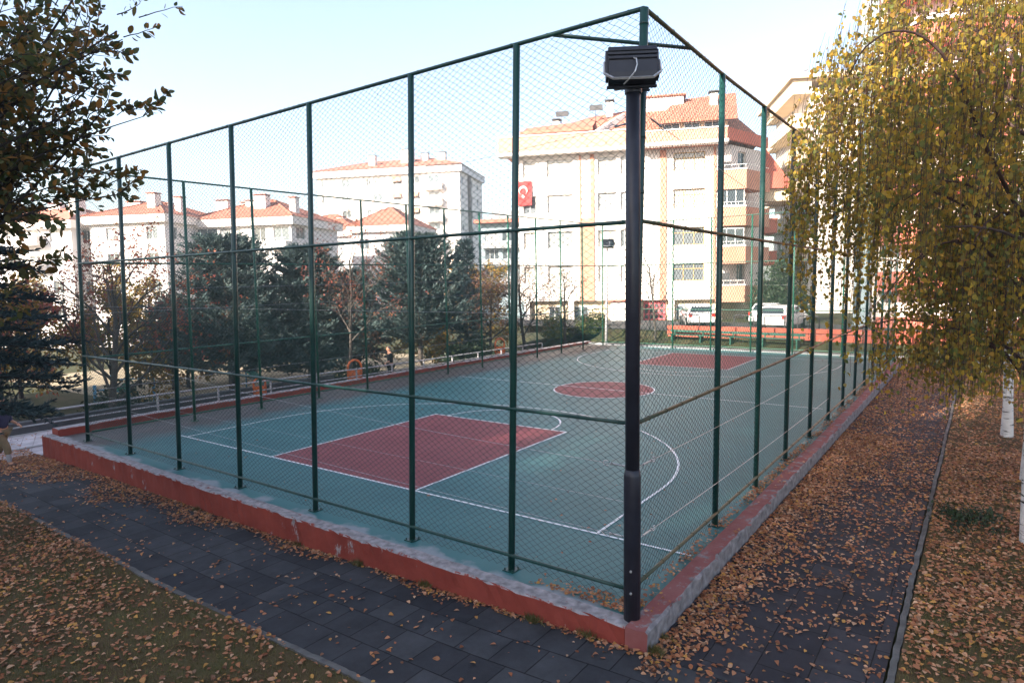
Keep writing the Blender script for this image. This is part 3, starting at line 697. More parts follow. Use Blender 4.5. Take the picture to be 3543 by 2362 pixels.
def window(root, pos, rz, w, h, fm='trim', pm='pane', mull=1, tr=False):
    """frame with mullions; the pane is its sub-part. pos = lower left, rz 0 faces local -y"""
    k = (round(w, 2), round(h, 2), fm, mull, tr)
    if k not in WM:
        mb = MB(); f = .06
        mb.box(0.002, w - .002, -.02, .04, 0.002, f); mb.box(0.002, w - .002, -.02, .04, h - f, h - .002); mb.box(.002, f, -.02, .04, f, h - f); mb.box(w - f, w - .002, -.02, .04, f, h - f)
        for i in range(mull): u = w * (i + 1) / (mull + 1); mb.box(u - .025, u + .025, -.015, .035, f, h - f)
        if tr: mb.box(f, w - f, -.012, .032, h * .68, h * .68 + .05)
        me = mb.mesh('window'); me.materials.append(M[fm])
        pb_ = MB(); pb_.add([[f, .01, f], [w - f, .01, f], [w - f, .01, h - f], [f, .01, h - f]], np.array([[0, 1, 2, 3]])); pm_ = pb_.mesh('pane'); pm_.materials.append(M[pm])
        WM[k] = (me, pm_)
    a, b = WM[k]
    o = bpy.data.objects.new('window', a); COL.objects.link(o); o.parent = root; o.location = pos; o.rotation_euler = (0, 0, rz)
    q = bpy.data.objects.new('pane', b); COL.objects.link(q); q.parent = o
    return o
def box_walls(root, W, Dp, z0, H, m, front=(), right=(), fm='trim', pm='pane', name='wall', mull=1, depth=.16):
    """four walls; front/right = openings in absolute z"""
    mb = MB(); z = lambda L: [(a, b, c - z0, d - z0) for a, b, c, d in L]
    panel(mb, (0, 0, z0), (1, 0, 0), (0, -1, 0), W, H - z0, z(front), depth); panel(mb, (W, 0, z0), (0, 1, 0), (1, 0, 0), Dp, H - z0, z(right), depth)
    panel(mb, (W, Dp, z0), (-1, 0, 0), (0, 1, 0), W, H - z0, []); panel(mb, (0, Dp, z0), (0, -1, 0), (-1, 0, 0), Dp, H - z0, [])
    mb.add([[0, 0, H], [W, 0, H], [W, Dp, H], [0, Dp, H]], np.array([[0, 1, 2, 3]]))
    o = mb.obj(name, m, root)
    for a, b, c, d in front: window(root, (a, depth - .03, c), 0, b - a, d - c, fm, pm, mull if b - a > .9 else 0)
    for a, b, c, d in right: window(root, (W - depth + .03, a, c), R(90), b - a, d - c, fm, pm, mull if b - a > .9 else 0)
    return o
def hip(root, x0, x1, y0, y1, z, zr, m, name='roof', thick=.12):
    mb = MB(); d = min(y1 - y0, x1 - x0) / 2; ym = (y0 + y1) / 2
    if x1 - x0 >= y1 - y0: r0, r1 = (x0 + d, ym), (x1 - d, ym)
    else: xm = (x0 + x1) / 2; r0, r1 = (xm, y0 + d), (xm, y1 - d)
    V = [[x0, y0, z], [x1, y0, z], [x1, y1, z], [x0, y1, z], [*r0, zr], [*r1, zr]]
    F = [[0, 1, 5, 4], [2, 3, 4, 5], [1, 2, 5], [3, 0, 4], [0, 3, 2, 1]] if x1 - x0 >= y1 - y0 else [[0, 1, 4], [1, 2, 5, 4], [2, 3, 5], [3, 0, 4, 5], [0, 3, 2, 1]]
    mb.add(V, F); o = mb.obj(name, m, root)
    rb = MB()
    for a, b in (((x0, y0), r0), ((x1, y0), r1 if x1 - x0 >= y1 - y0 else r0), ((x1, y1), r1), (r0, r1)):
        za = z if a not in (r0, r1) else zr
        rb.tube([(a[0], a[1], za + .03), (b[0], b[1], zr + .03)], .10, 6)
    rb.obj('ridge_tiles', M['roof'], o)
    return o
def chimney(root, x, y, w, d, z0, z1, m='lav', cap='roof'):
    mb = MB(); mb.box(x, x + w, y, y + d, z0, z1); o = mb.obj('chimney', M[m], root)
    c = MB(); a = .12; c.box(x - a, x + w + a, y - a, y + d + a, z1 + .12, z1 + .2)
    for sx in (x + .02, x + w - .12):
        for sy in (y + .02, y + d - .12): c.box(sx, sx + .1, sy, sy + .1, z1 + .001, z1 + .12)
    c.obj('chimney_cap', M[cap], o)
A0 = R(23.5)

# --- the big apartment block with red tiled roof
bb = thing('apartment_building', 'large sunlit cream apartment block with orange columns and a red tiled roof behind the cars', 'building', (-27.86, 37.27, 0), A0)
z0 = -.3; rows = [(12.33, 13.75), (9.5, 10.95), (6.62, 8.0), (3.82, 5.2)]
front = []
for a, b in rows:
    front += [(2.35, 4.45, a, b), (6.45, 7.95, a, b), (8.25, 8.95, a, b) if a > 9 else (8.25, 8.9, a, b), (12.33, 14.7, a, b)]
    front += [(.35, 1.45, a, b)]
holes = [(a, b, c + .3, d + .3) for a, b, c, d in front]
mb = MB(); panel(mb, (0, 0, 2.35), (1, 0, 0), (0, -1, 0), 16.6, 14.1 - 2.35, [(a, b, c - 2.35, d - 2.35) for a, b, c, d in front], .22)
# slanted corner, side and back
cp = [(16.6, 0), (19.6, 4.0), (19.6, 11), (0, 11), (0, 0)]
side_holes = [[(1.0, 2.2, c - 2.35, d - 2.35) for c, d in rows], [(2, 3.4, c - 2.35, d - 2.35) for c, d in rows], [], []]
for i in range(4):
    p, q = np.array(cp[i]), np.array(cp[i + 1]); L = np.linalg.norm(q - p); u = (q - p) / L
    panel(mb, (*p, 2.35), (*u, 0), (u[1], -u[0], 0), L, 14.1 - 2.35, side_holes[i], .2)
    for a, b, c, d in side_holes[i]:
        q0 = p + u * a - np.array([u[1], -u[0]]) * .18
        window(bb, (q0[0], q0[1], c + 2.35), math.atan2(u[1], u[0]), b - a, d - c, 'trim', 'panedark')
mb.add([[*p, 2.35] for p in cp[:-1]] + [[0, 0, 2.35]], [[4, 3, 2, 1, 0]])
mb.obj('wall', M['white'], bb)
for (a, b, c, d) in front: window(bb, (a, .18, c), 0, b - a, d - c, 'brownframe' if a > 12 else 'trim', 'pane', 2 if b - a > 2 else 1, a > 12)
g = MB(); g.prism([(.6, .55), (16.3, .55), (18.9, 4.1), (18.9, 10), (.6, 10)], z0, 2.349); g.obj('ground_floor_wall', M['cream'], bb)
for x in (.3, 4.0, 12.0, 15.6): c = MB(); c.box(x, x + .45, .03, .4, z0, 2.348); c.obj('pillar', M['white'], bb)
gd = MB(); gd.box(10.05, 11.75, .45, .547, z0, 2.25); gate = gd.obj('lattice_gate', M['pink'], bb)
gl = MB()
for i in range(4):
    for j in range(3): gl.box(10.15 + i * .4, 10.15 + i * .4 + .24, .44, .448, .85 + j * .45, .85 + j * .45 + .28)
gl.obj('opening', M['darkgrey'], gate)
gp = MB(); gp.box(7.55, 9.75, -1.6, .5, z0, 2.33); po = gp.obj('entrance_porch', M['trim'], bb)
gp = MB(); gp.box(7.3, 9.95, -1.85, -.02, 2.334, 2.42); gp.obj('porch_roof', M['redband'], po)
for i, (x, w) in enumerate([(2.3, 1.0), (4.4, 1.2), (12.6, 1.1), (14.0, 1.2)]): window(bb, (x, .51, .6), 0, w, 1.3, 'trim', 'panedark')
for x0_, x1_, zz in ((5.86, 6.16, 14.0), (11.31, 11.79, 14.0), (15.33, 15.5, 14.0), (4.98, 5.1, 14.0)):
    c = MB(); c.box(x0_, x1_, -.10, -.003, 2.36, zz); c.obj('orange_column', M['orange'], bb)
c = MB(); c.box(5.1, 5.86, -.05, -.004, 2.36, 9.0); c.obj('orange_column', M['orange'], bb)
for (a, b, c_, d) in front:
    if a > 2: s = MB(); s.box(a - .06, b + .06, -.05, .0, c_ - .09, c_ - .001); s.obj('window_sill', M['trim'], bb)
# tile-clad parapet with white trim below
for nm, x0_, x1_, y_, zb, zt_ in (('left', -1.5, 9.8, -.75, 14.32, 15.55), ('right', 9.83, 16.2, -1.15, 14.34, 15.2)):
    c = MB(); c.box(x0_, x1_, y_, y_ + .3, zb, zt_); o = c.obj('parapet', M['pinkband'], bb)
    c = MB(); c.box(x0_ - .1, x1_ + .1, y_ - .12, .4, zb - .22, zb - .002); c.obj('eave_trim', M['trim'], o)
    c = MB(); c.box(x0_ - .05, x1_ + .05, y_ - .06, y_ + .36, zt_ + .002, zt_ + .09); c.obj('coping', M['trim'], o)
c = MB(); u = unit(np.array([3.0, 4.0])); n_ = np.array([u[1], -u[0]])
p0 = np.array([16.22, -1.15]); p1 = p0 + u * 6; c.prism([tuple(p0), tuple(p1), tuple(p1 - n_ * .3), tuple(p0 - n_ * .3)], 14.34, 15.2); c.obj('parapet', M['redband'], bb)
c = MB(); c.prism([(-1.0, -.4), (16.0, -.4), (19.2, 3.4), (19.2, 11), (-1, 11)], 14.101, 14.12); c.obj('eave_soffit', M['orange'], bb)
# main roof and dormers
rf = MB(); rf.add([[-1, -.42, 15.2], [16.4, -.42, 15.2], [19.4, 4, 15.2], [19.4, 11.2, 15.2], [-1, 11.2, 15.2], [5.5, 5.2, 18.2], [15.6, 5.2, 19.1], [15.6, 5.6, 19.1], [5.5, 5.6, 18.2]],
              [[0, 1, 6, 5], [1, 2, 6], [2, 3, 7, 6], [3, 4, 8, 7], [4, 0, 5, 8], [5, 6, 7, 8]]); roof = rf.obj('roof', M['roof'], bb)
d = MB(); d.prism([(.6, .3), (4.6, .3), (4.6, 3.0), (.6, 3.0)], 15.3, 15.95); d.obj('dormer', M['trim'], roof)
d = MB(); d.add([[.2, -.2, 15.95], [6.1, -.2, 16.1], [6.1, 3, 17.4], [.2, 3, 17.1]], np.array([[0, 1, 2, 3]])); d.box(.2, 6.1, -.25, -.18, 15.85, 16.1); d.obj('awning', M['redband'], roof)
d = MB(); d.prism([(6.3, .0), (8.2, 2.6), (8.5, 2.4), (6.6, -.2)], 15.35, [15.9, 17.6, 17.6, 15.9]); d.obj('dormer_gable', M['trim'], roof)
d = MB(); d.prism([(11.2, .0), (16.3, .0), (16.3, 3.2), (11.2, 3.2)], 15.25, 16.0); dm = d.obj('dormer', M['cream'], roof)
d = MB(); d.add([[10.8, -.5, 16.0], [17.0, -.5, 16.15], [17.4, 4.6, 19.15], [12.6, 4.6, 18.9]], np.array([[0, 1, 2, 3]])); d.box(10.8, 17.0, -.56, -.505, 15.9, 16.12); d.obj('dormer_roof', M['roof'], dm)
for i in range(3): window(roof, (11.6 + i * 1.5, -.035, 15.35), 0, 1.2, .6, 'trim', 'panedark')
d = MB(); d.box(9.2, 13.2, 3.4, 5.9, 17.0, 18.95); o = d.obj('stair_head', M['trim'], roof); e = MB(); e.box(9.0, 13.4, 3.2, 6.1, 18.953, 19.07); e.obj('stair_head_roof', M['roof'], o)
for x, y, z in ((6.9, 3.6, 18.9), (15.2, 2.2, 18.6), (2.2, 4.6, 17.9)):
    chimney(roof, x, y, .55, .55, 15.8, z, 'trim', 'darkgrey')
for x, y in ((13.6, 4.4), (5.6, 2.4), (2.6, 3.6)):
    s = MB(); s.box(x, x + 1.1, y, y + .06, 18.0, 18.45); s.tube([(x + .5, y, 16.6), (x + .5, y, 18.1)], .03, 5); s.obj('solar_panel', M['darkgrey'], roof)
dp = MB(); dp.tube([(9.75, -.84, 14.4), (9.75, -.84, 15.4)], .14, 10); dp.obj('roof_drain', M['redband'], bb)
# corner balconies, one per floor
for i, (zb, zt_) in enumerate([(10.65, 12.05), (7.95, 9.3), (5.1, 6.35), (2.2, 3.42)]):
    b = MB(); q = [(15.52, -.02), (15.52, -1.15), (17.6, -1.15), (19.7, 1.65), (18.7, 2.4)]
    b.prism([(15.55, -.003), (15.55, -1.1), (17.55, -1.1), (19.6, 1.63), (18.2, 2.1), (16.7, .1), (16.6, -.003)], zb, zb + .15)
    for p, r_ in ((0, 1), (1, 2), (2, 3)):
        P, Q = np.array(q[p]), np.array(q[r_]); uu = unit(Q - P); nn = np.array([-uu[1], uu[0]]) * .1
        e_ = .0 if p != 1 else .0
        b.prism([tuple(P), tuple(Q), tuple(Q + nn), tuple(P + nn)], zb - .02 - .01 * p, zt_ - .05 * 0 - .004 * p)
    bal = b.obj('balcony', M['orange'], bb)
    t = MB(); t.prism([(15.48, -1.2), (17.62, -1.2), (17.62, -1.02), (15.48, -1.02)], zt_ + .001, zt_ + .09)
    t.tube([(15.55, -1.1, zt_ + .38), (17.58, -1.1, zt_ + .38), (19.6, 1.63, zt_ + .38)], .02, 6)
    for x in np.arange(15.55, 17.6, .5): t.tube([(x, -1.1, zt_ + .05), (x, -1.1, zt_ + .38)], .012, 4)
    t.obj('balcony_rail', M['trim'], bal)
    if i in (1, 2):
        w = window(bb, (15.6, -1.0, zt_ + .10), 0, 1.9, 1.3, 'trim', 'panedark', 2)
    elif i == 0 or i == 3:
        d = MB(); d.box(16.0, 16.58, -.06, -.003, zb + .16, zb + 2.2); d.obj('balcony_door', M['darkgrey'], bb)
# red mansard bay on the side street
ms = MB(); ms.add([[19.7, 4.5, 14.6], [22.2, 5.0, 11.3], [22.2, 9.4, 11.3], [19.7, 9.4, 14.6], [19.62, 4.5, 11.3], [19.62, 9.4, 11.3]], [[0, 1, 2, 3], [0, 4, 1], [3, 2, 5], [1, 4, 5, 2], [4, 0, 3, 5]]); ms.obj('mansard_roof', M['redband'], bb)
ms = MB(); ms.box(19.61, 22.0, 5.1, 9.3, 10.3, 11.29); ms.obj('mansard_bay', M['cream'], bb)
for zz in (7.7, 5.0): c = MB(); c.box(19.61, 20.9, 5.2, 8.5, zz, zz + 1.2); c.obj('balcony', M['redband'], bb)

fl = thing('flag', 'red national flag with white crescent and star hanging from the cream apartment block', 'flag', (-27.86 + .45 * math.cos(A0) + .16 * math.sin(A0), 37.27 + .45 * math.sin(A0) - .16 * math.cos(A0), 12.15), A0)
mb = MB(); nx, nz = 8, 14
P = [[-.75 + 1.4 * i / nx, -.04 * math.sin(i * 1.3 + j * .35), -1.95 * j / nz] for j in range(nz + 1) for i in range(nx + 1)]
mb.add(P, np.array([[j * (nx + 1) + i, j * (nx + 1) + i + 1, (j + 1) * (nx + 1) + i + 1, (j + 1) * (nx + 1) + i] for j in range(nz) for i in range(nx)])); o = mb.obj('flag_cloth', M['flagred'], fl, True)
mb = MB()
co = [(.36 * math.cos(t), .36 * math.sin(t)) for t in np.linspace(.55, 2 * math.pi - .55, 26)]; ci = [(.09 + .28 * math.cos(t), .28 * math.sin(t)) for t in np.linspace(.55 * 1.1, 2 * math.pi - .6, 26)]
V = [[-.05 + y, -.065, -.75 - x] for x, y in co] + [[-.05 + y, -.065, -.75 - x] for x, y in ci]
mb.add(V, np.array([[i, i + 1, 27 + i, 26 + i] for i in range(25)])); mb.obj('crescent', M['trim'], o)
mb = MB(); V = [[-.05 + (.17 if k % 2 == 0 else .07) * math.sin(k * math.pi / 5), -.065, -1.22 - (.17 if k % 2 == 0 else .07) * math.cos(k * math.pi / 5)] for k in range(10)]; mb.add(V, [list(range(10))]); mb.obj('star', M['trim'], o)
mb = MB(); mb.tube([(-.8, 0, .03), (.7, 0, .03)], .02, 6); mb.obj('flag_rod', M['trim'], fl)

# --- terraced houses on the left, hipped red roofs and big chimneys
def house(label, o, W, Dp, zb, ze, zr, ch, front, right, rec=None, group='pale houses with red tiled roofs beyond the trees'):
    h = thing('house', label, 'house', (o[0], o[1], 0), A0, group)
    box_walls(h, W, Dp, zb, ze, M['lav'], front, right, pm='panedark')
    e = .55; c = MB(); c.box(-e, W + e, -e, Dp + e, ze + .004, ze + .92); c.obj('eave', M['white'], h)
    rf_ = hip(h, -e - .1, W + e + .1, -e - .1, Dp + e + .1, ze + .925, zr, M['roof'])
    for x, y, w, d_, zt_ in ch: chimney(rf_, x, y, w, d_, ze + .93, zt_, 'white')
    if rec:
        for x0_, x1_, zz in rec:
            b = MB(); b.box(x0_, x1_, -1.1, -.003, zz, zz + 1.05); bo = b.obj('balcony', M['white'], h)
            r_ = MB(); r_.tube([(x0_, -1.05, zz + 1.35), (x1_, -1.05, zz + 1.35)], .03, 6)
            for x in np.arange(x0_ + .1, x1_, .4): r_.tube([(x, -1.05, zz + 1.05), (x, -1.05, zz + 1.35)], .015, 4)
            r_.obj('balcony_rail', M['trim'], bo)
    return h
ca_, sa_ = math.cos(A0), math.sin(A0)
def loc(o, u, v=0): return (o[0] + ca_ * u - sa_ * v, o[1] + sa_ * u + ca_ * v)
o1 = (-70.51, 28.9)
fl_rows = [(9.45, 10.85), (6.55, 7.95), (3.6, 5.0), (.7, 2.1)]
house('pale house with two tall chimneys at the left behind the bare red tree', loc(o1, -9.4), 9.9, 11, -3, 11.27, 14.3,
      [(6.1, 2.0, 1.05, 1.0, 14.7), (8.4, 3.6, .8, .9, 14.35), (1.0, 4.5, 1.9, 1.2, 14.2), (3.6, 5.5, 2.4, .9, 14.0)],
      [(7.5, 8.95, a, b) for a, b in fl_rows] + [(2.2, 3.8, a, b) for a, b in fl_rows], [(1.0, 1.9, a, b) for a, b in fl_rows])
o2 = (-72.28, 33.82)
house('pale house with enclosed balconies behind the tallest blue spruce', loc(o2, -.4), 12.9, 11, -3, 11.0, 14.6,
      [(6.7, 2.4, 1.5, 1.1, 14.75), (11.2, 2.6, .8, .9, 14.3), (.2, 4.2, 1.6, 1.0, 14.6), (3.2, 4.8, 2.0, .8, 14.3), (4.9, 3.4, 1.3, .9, 14.3)],
      [(.4, 3.3, 9.25, 10.9), (3.6, 6.4, 9.25, 10.9), (8.1, 9.6, 9.3, 10.8), (10.6, 12.6, 9.2, 10.85)] + [(8.1, 9.6, a, b) for a, b in fl_rows[1:]] + [(3.6, 6.4, a, b) for a, b in fl_rows[1:]], [(1.0, 3.0, a, b) for a, b in fl_rows],
      rec=[(.2, 6.6, 8.1), (10.4, 12.8, 8.1)])
house('pale house partly hidden by leaves at the far left edge', loc(o1, -24.5, -1.0), 13.6, 11, -3, 10.9, 14.2,
      [(11.0, 2.4, 1.3, 1.1, 14.6), (6.2, 4.2, 1.6, 1.0, 14.3), (8.6, 5.0, 1.2, .9, 14.0)],
      [(x, x + 1.5, a, b) for x in (1.2, 4.5, 7.6, 10.6) for a, b in fl_rows], [(1.5, 3.0, a, b) for a, b in fl_rows], rec=[(7.0, 10.0, 6.2), (7.0, 10.0, 9.1)])
o3 = (-69.36, 54.55)
house('pale house with a low red roof behind the pink tipped tree', loc(o3, .2), 8.4, 10, -3, 11.3, 15.2, [(3.0, 3.5, 1.1, 1.0, 14.6)],
      [(1.2, 2.6, a - .4, b - .4) for a, b in fl_rows] + [(5.6, 7.4, a - .4, b - .4) for a, b in fl_rows], [(1.0, 2.4, a, b) for a, b in fl_rows] + [(5.0, 6.6, a, b) for a, b in fl_rows], rec=[(5.0, 7.8, 7.6)])
house('pale house with a red roof between the tall white block and the trees', loc(o3, -12.6, 3.0), 11.6, 10, -3, 11.1, 14.9, [(2.2, 3.0, 1.1, 1.0, 14.5), (7.2, 3.6, 1.0, 1.0, 14.3)],
      [(x, x + 1.4, a - .4, b - .4) for x in (1.0, 4.6, 8.4) for a, b in fl_rows], [(1.0, 2.4, a, b) for a, b in fl_rows])

# --- white high-rise
hr = thing('apartment_building', 'tall white apartment block far behind the houses with peach blinds', 'building', (-110.04 + 1.0 * ca_, 79.61 + 1.0 * sa_, 0), A0)
fr = []; W_ = 30.7
for k in range(8):
    zt_ = 25.55 - 3.12 * k
    for x, w in ((.9, .5), (5.4, 1.9), (10.9, .9), (12.4, 1.9), (16.6, 1.8), (20.2, 2.2), (24.2, 2.3)): fr.append((x, x + w, zt_ - 1.45, zt_))
rt_ = [(v, v + 1.5, 25.3 - 3.12 * k - 1.4, 25.3 - 3.12 * k) for k in range(8) for v in (1.2, 8.0, 12.5)]
box_walls(hr, W_, 17, -4, 26.0, M['white'], fr, rt_, fm='trim', pm='panedark')
c = MB(); c.box(-.7, 24.0, -.7, 17.4, 26.004, 27.35); c.box(24.0, W_ + .6, -.5, 17.4, 26.004, 27.35); c.obj('parapet', M['lav'], hr)
c = MB()
for x0_, x1_ in ((12.0, 15.0), (18.8, 24.0)): c.box(x0_, x1_, -.9, -.004, -4, 25.9)
rp_ = hip(hr, -.9, W_ + .8, -.9, 17.6, 27.36, 30.4, M['roof'])
for x, y, w, zt_ in ((17.0, 4.0, 2.6, 31.6), (10.2, 3.0, 1.4, 30.6), (24.6, 5.0, 1.6, 30.8), (20.5, 6.0, 1.6, 31.0)): chimney(rp_, x, y, w, 1.2, 27.6, zt_, 'white', 'darkgrey')
for k in range(8):
    z_ = 25.55 - 3.12 * k; b = MB(); b.box(23.6, 27.3, -1.2, -.003, z_ - 3.0, z_ - 1.55); b.obj('balcony', M['white'], hr)
for k, x in ((1, 16.4), (1, 20.0), (2, 20.1), (0, 16.4)):
    z_ = 25.55 - 3.12 * k; b = MB(); b.add([[x, -.02, z_ + .05], [x + 2.1, -.02, z_ + .05], [x + 2.1, -.6, z_ - 1.0], [x, -.6, z_ - 1.0]], np.array([[0, 1, 2, 3]])); b.obj('sun_blind', M['orange'], hr)
c = MB(); c.box(W_ + .003, W_ + .5, 5.6, 6.7, -4, 25.9); c.obj('drain_shaft', M['darkgrey'], hr)

# --- low grey-blue block between the high-rise and the cream block
gb = thing('apartment_building', 'low grey blue block with glazed balconies left of the cream apartment block', 'building', (-60.6, 73.2, 0), A0)
box_walls(gb, 9.5, 10, -2, 13.2, M['greyblue'], [(x, x + 2.2, z, z + 1.6) for x in (.6, 3.4, 6.4) for z in (10.4, 7.6, 4.8, 2)], [], pm='panedark', mull=2)
c = MB(); c.box(-.8, 10.3, -1.2, 10.4, 13.204, 13.7); c.obj('roof_slab', M['redband'], gb)
c = MB(); c.box(1.5, 6.5, 1, 5, 13.704, 15.2); c.obj('roof_shed', M['concrete'], gb)
for z in (9.3, 6.5, 3.7): c = MB(); c.box(.3, 9.2, -1.0, -.003, z, z + .95); c.obj('balcony', M['concrete'], gb)

# --- cream building beyond the birch, seen at a steep angle
cb = thing('apartment_building', 'tall cream and white building with stepped balconies beyond the red mansard roof', 'building', (-15.0, 66.3, 0), R(-63))
fr = [(x, x + 1.5, z, z + 1.5) for z in (17.8, 14.9, 12.0, 9.1, 6.2, 3.3) for x in (1.6, 6.0, 10.2)]
box_walls(cb, 12.5, 9, -1, 20.2, M['white'], fr, [], pm='panedark')
for i, z in enumerate((19.9, 17.0, 14.1, 11.2, 8.3, 5.4, 2.5)):
    b = MB(); b.box(3.9, 12.4, -1.5, -.003, z - .1, z + 1.15); b.obj('balcony', M['cream'], cb)
    b = MB(); b.box(-.4, 3.4, -.9, -.003, z + .1, z + 1.2); b.obj('balcony', M['cream'], cb)
c = MB(); c.box(-.6, 12.8, -1.8, 9.2, 21.06, 21.4); c.obj('roof_slab', M['cream'], cb)
c = MB(); c.box(.5, 15, -5.0, -4.7, -1, 8.6); c.obj('boundary_wall', M['concrete'], cb)

# --- red banded tower behind the birch
tw_ = thing('apartment_building', 'white tower with red balcony bands seen through the birch leaves', 'building', (-2.33, 39.0, 0), 0)
fr = [(x, x + 1.7, z, z + 1.45) for z in [19.8 - 2.78 * k + 5.56 for k in range(9)] for x in (2.2, 6.2, 10.4, 14.4)]
box_walls(tw_, 18, 8, .5, 29, M['white'], fr, [], pm='panedark')
for k in range(10):
    z = 16.88 + 2.78 * 3 - 2.78 * k
    b = MB(); b.box(.35, 17.6, -1.3, -.003, z, z + 1.2); b.obj('balcony_band', M['redband'], tw_)
b = MB(); b.box(-.9, -.003, -.4, 2.0, .5, 28.5); gz_ = b.obj('glazed_stair', M['greyblue'], tw_)
for k in range(9): b = MB(); b.box(-.93, -.5, -.43, -.404, 1.6 + 2.9 * k, 3.3 + 2.9 * k); b.obj('pane', M['panedark'], gz_)

# --- block behind the viewer whose shadow lies over the court
sb = thing('apartment_building', 'large apartment block standing south of the court and shading it', 'building', (-29, -36, 0), 0)
fr = [(x, x + 1.8, z, z + 1.5) for z in np.arange(1.2, 29, 3.0) for x in np.arange(2, 52, 4.2)]
mb = MB(); mb.box(0, 20.5, -12, 0, -.5, 20.2); mb.obj('wall', M['white'], sb)
# added thin shading wall, its holes shaped to cast light patches on the court
scr = []
for u, z, w_, h_, p in ((16.7, 21.35, 1.3, .85, .20), (14.2, 22.1, .7, .9, .20), (10.2, 23.5, .5, .4, .17), (5.0, 29.5, .9, .45, .20), (12.3, 23.5, .5, .5, .22), (18.3, 23.6, .4, .9, .22), (15.75, 22.35, .5, .5, .22)):
    for a in np.arange(u - w_ / 2, u + w_ / 2, p):
        for b in np.arange(z - h_ / 2, z + h_ / 2, p): scr.append((a, b))
us = np.array(scr); hs_ = .056
mb = MB(); mb.box(0, 20.5, -.02, 0, 20.201, 20.7)
z0s = 20.7; cells = {}
for a, b in scr: cells.setdefault((int(a / .5), int((b - z0s) / .5)), []).append((a, b))
for i in range(41):
    for j in range(25):
        x0_, x1_, y0_, y1_ = i * .5, i * .5 + .5, z0s + j * .5, z0s + j * .5 + .5
        hl = [(max(a - hs_ - x0_, 0), min(a + hs_ - x0_, .5), max(b - hs_ - y0_, 0), min(b + hs_ - y0_, .5)) for a, b in cells.get((i, j), [])]
        panel(mb, (x1_, 0, y0_), (-1, 0, 0), (0, 1, 0), .5, .5, [(.5 - d, .5 - c, e, f) for c, d, e, f in hl], .005)
mb.obj('light_patch_screen', M['white'], sb)
mb = MB(); mb.box(20.51, 36, -12, -.2, -.5, 26.6); mb.obj('wing', M['white'], sb)
mb = MB(); mb.box(-24, -.01, -12, -.5, -.5, 27.0); mb.obj('wing', M['white'], sb)
for z in np.arange(1.2, 19, 3.0):
    for x in np.arange(2, 17, 6): window(sb, (x + 2, .03, z), R(180), 2, 1.5, 'trim', 'panedark')

# ------------------------------------------------------------------ parked cars
def car(label, loc_, rz, s=1.0, sedan=False, dz=0):
    t = thing('car', label, 'car', loc_, rz, 'white cars parked behind the red wall'); L = 4.3; hw = .88
    # side profile: y forward, z up
    low = [(-2.1, .32), (-2.16, .6), (-2.1, .92), (-1.2, .96), (.9, .94), (1.7, .86), (2.08, .68), (2.12, .42), (2.05, .28), (-2.0, .26)]
    mb = MB(); V = []; n = len(low)
    for f, x in ((1, -hw), (1, hw)):
        V += [[x * (1 - .10 * max(0, abs(y) - 1.5)) * (.97 if z > .8 else 1), y, z] for y, z in low]
    mb.add(V, [list(range(n)), list(range(2 * n - 1, n - 1, -1))] + [[i, n + i, n + (i + 1) % n, (i + 1) % n] for i in range(n)])
    mb.obj('body', M['carwhite'], t, True, bevel=.06)
    top = [(-2.02, .93), (-1.78, 1.36), (-1.45, 1.46), (-.1, 1.48), (.35, 1.40), (1.1, .94)] if not sedan else [(-1.75, .94), (-1.05, 1.38), (-.7, 1.45), (.1, 1.46), (.45, 1.38), (1.15, .94)]
    mb = MB(); V = []; n = len(top)
    for x in (-1, 1): V += [[x * (hw - .03 - .30 * (z - .93)), y, z] for y, z in top]
    mb.add(V, [list(range(n)), list(range(2 * n - 1, n - 1, -1))] + [[i, n + i, n + (i + 1) % n, (i + 1) % n] for i in range(n)])
    mb.obj('cabin', M['carwhite'], t, True, bevel=.05)
    r0, r1 = top[0], top[1]
    def slope(a, b, x0, x1, f0, f1, off):
        d = np.array([b[0] - a[0], b[1] - a[1]]); nn = unit(np.array([-d[1], d[0]])) * off
        p = np.array(a) + d * f0 + nn; q = np.array(a) + d * f1 + nn
        return [[-x0, *p], [x0, *p], [x1, *q], [-x1, *q]]
    g = MB(); g.add(slope(r0, r1, .70, .60, .14, .92, .02), np.array([[0, 1, 2, 3]])); g.obj('rear_window', M['carglass'], t)
    g = MB(); g.add(slope(top[-2], top[-1], .62, .76, .06, .95, .02), np.array([[0, 1, 2, 3]])); g.obj('windscreen', M['carglass'], t)
    for sx in (-1, 1):
        g = MB()
        for y0, y1 in ((-1.55 if not sedan else -.95, -.5), (-.42, .45)):
            zz = [(y0, .98), (y1, .98), (y1 - .05, 1.36), (y0 + .2, 1.34)]
            g.add([[sx * (hw - .03 - .30 * (z - .93) + .012), y, z] for y, z in zz], np.array([[0, 1, 2, 3]]))
        g.obj('side_window', M['carglass'], t)
        l = MB(); l.box(*sorted((sx * .62, sx * .84)), -2.19, -2.08, .70, .92); l.obj('tail_light', M['taillight'], t, bevel=.02)
        for y in (-1.3, 1.3):
            w = MB(); w.tube([(sx * .68, y, .31), (sx * .895, y, .31)], .31, 20); wo = w.obj('wheel', M['rubber'], t)
            rm = MB(); rm.tube([(sx * .80, y, .31), (sx * .905, y, .31)], .19, 14); rm.obj('rim', M['chrome'], wo)
        m_ = MB(); m_.box(*sorted((sx * .9, sx * 1.05)), .55, .68, .98, 1.1); m_.obj('wing_mirror', M['carwhite'], t, bevel=.02)
    b = MB(); b.box(-.8, .8, -2.24, -2.1, .34, .56); b.obj('bumper', M['carwhite'], t, bevel=.03)
    b = MB(); b.box(-.26, .26, -2.262, -2.242, .42, .53); b.obj('number_plate', M['trim'], t)
    return t
car('white hatchback parked with its dark rear window facing the court', (-12.35, 35.9, .82), R(30))
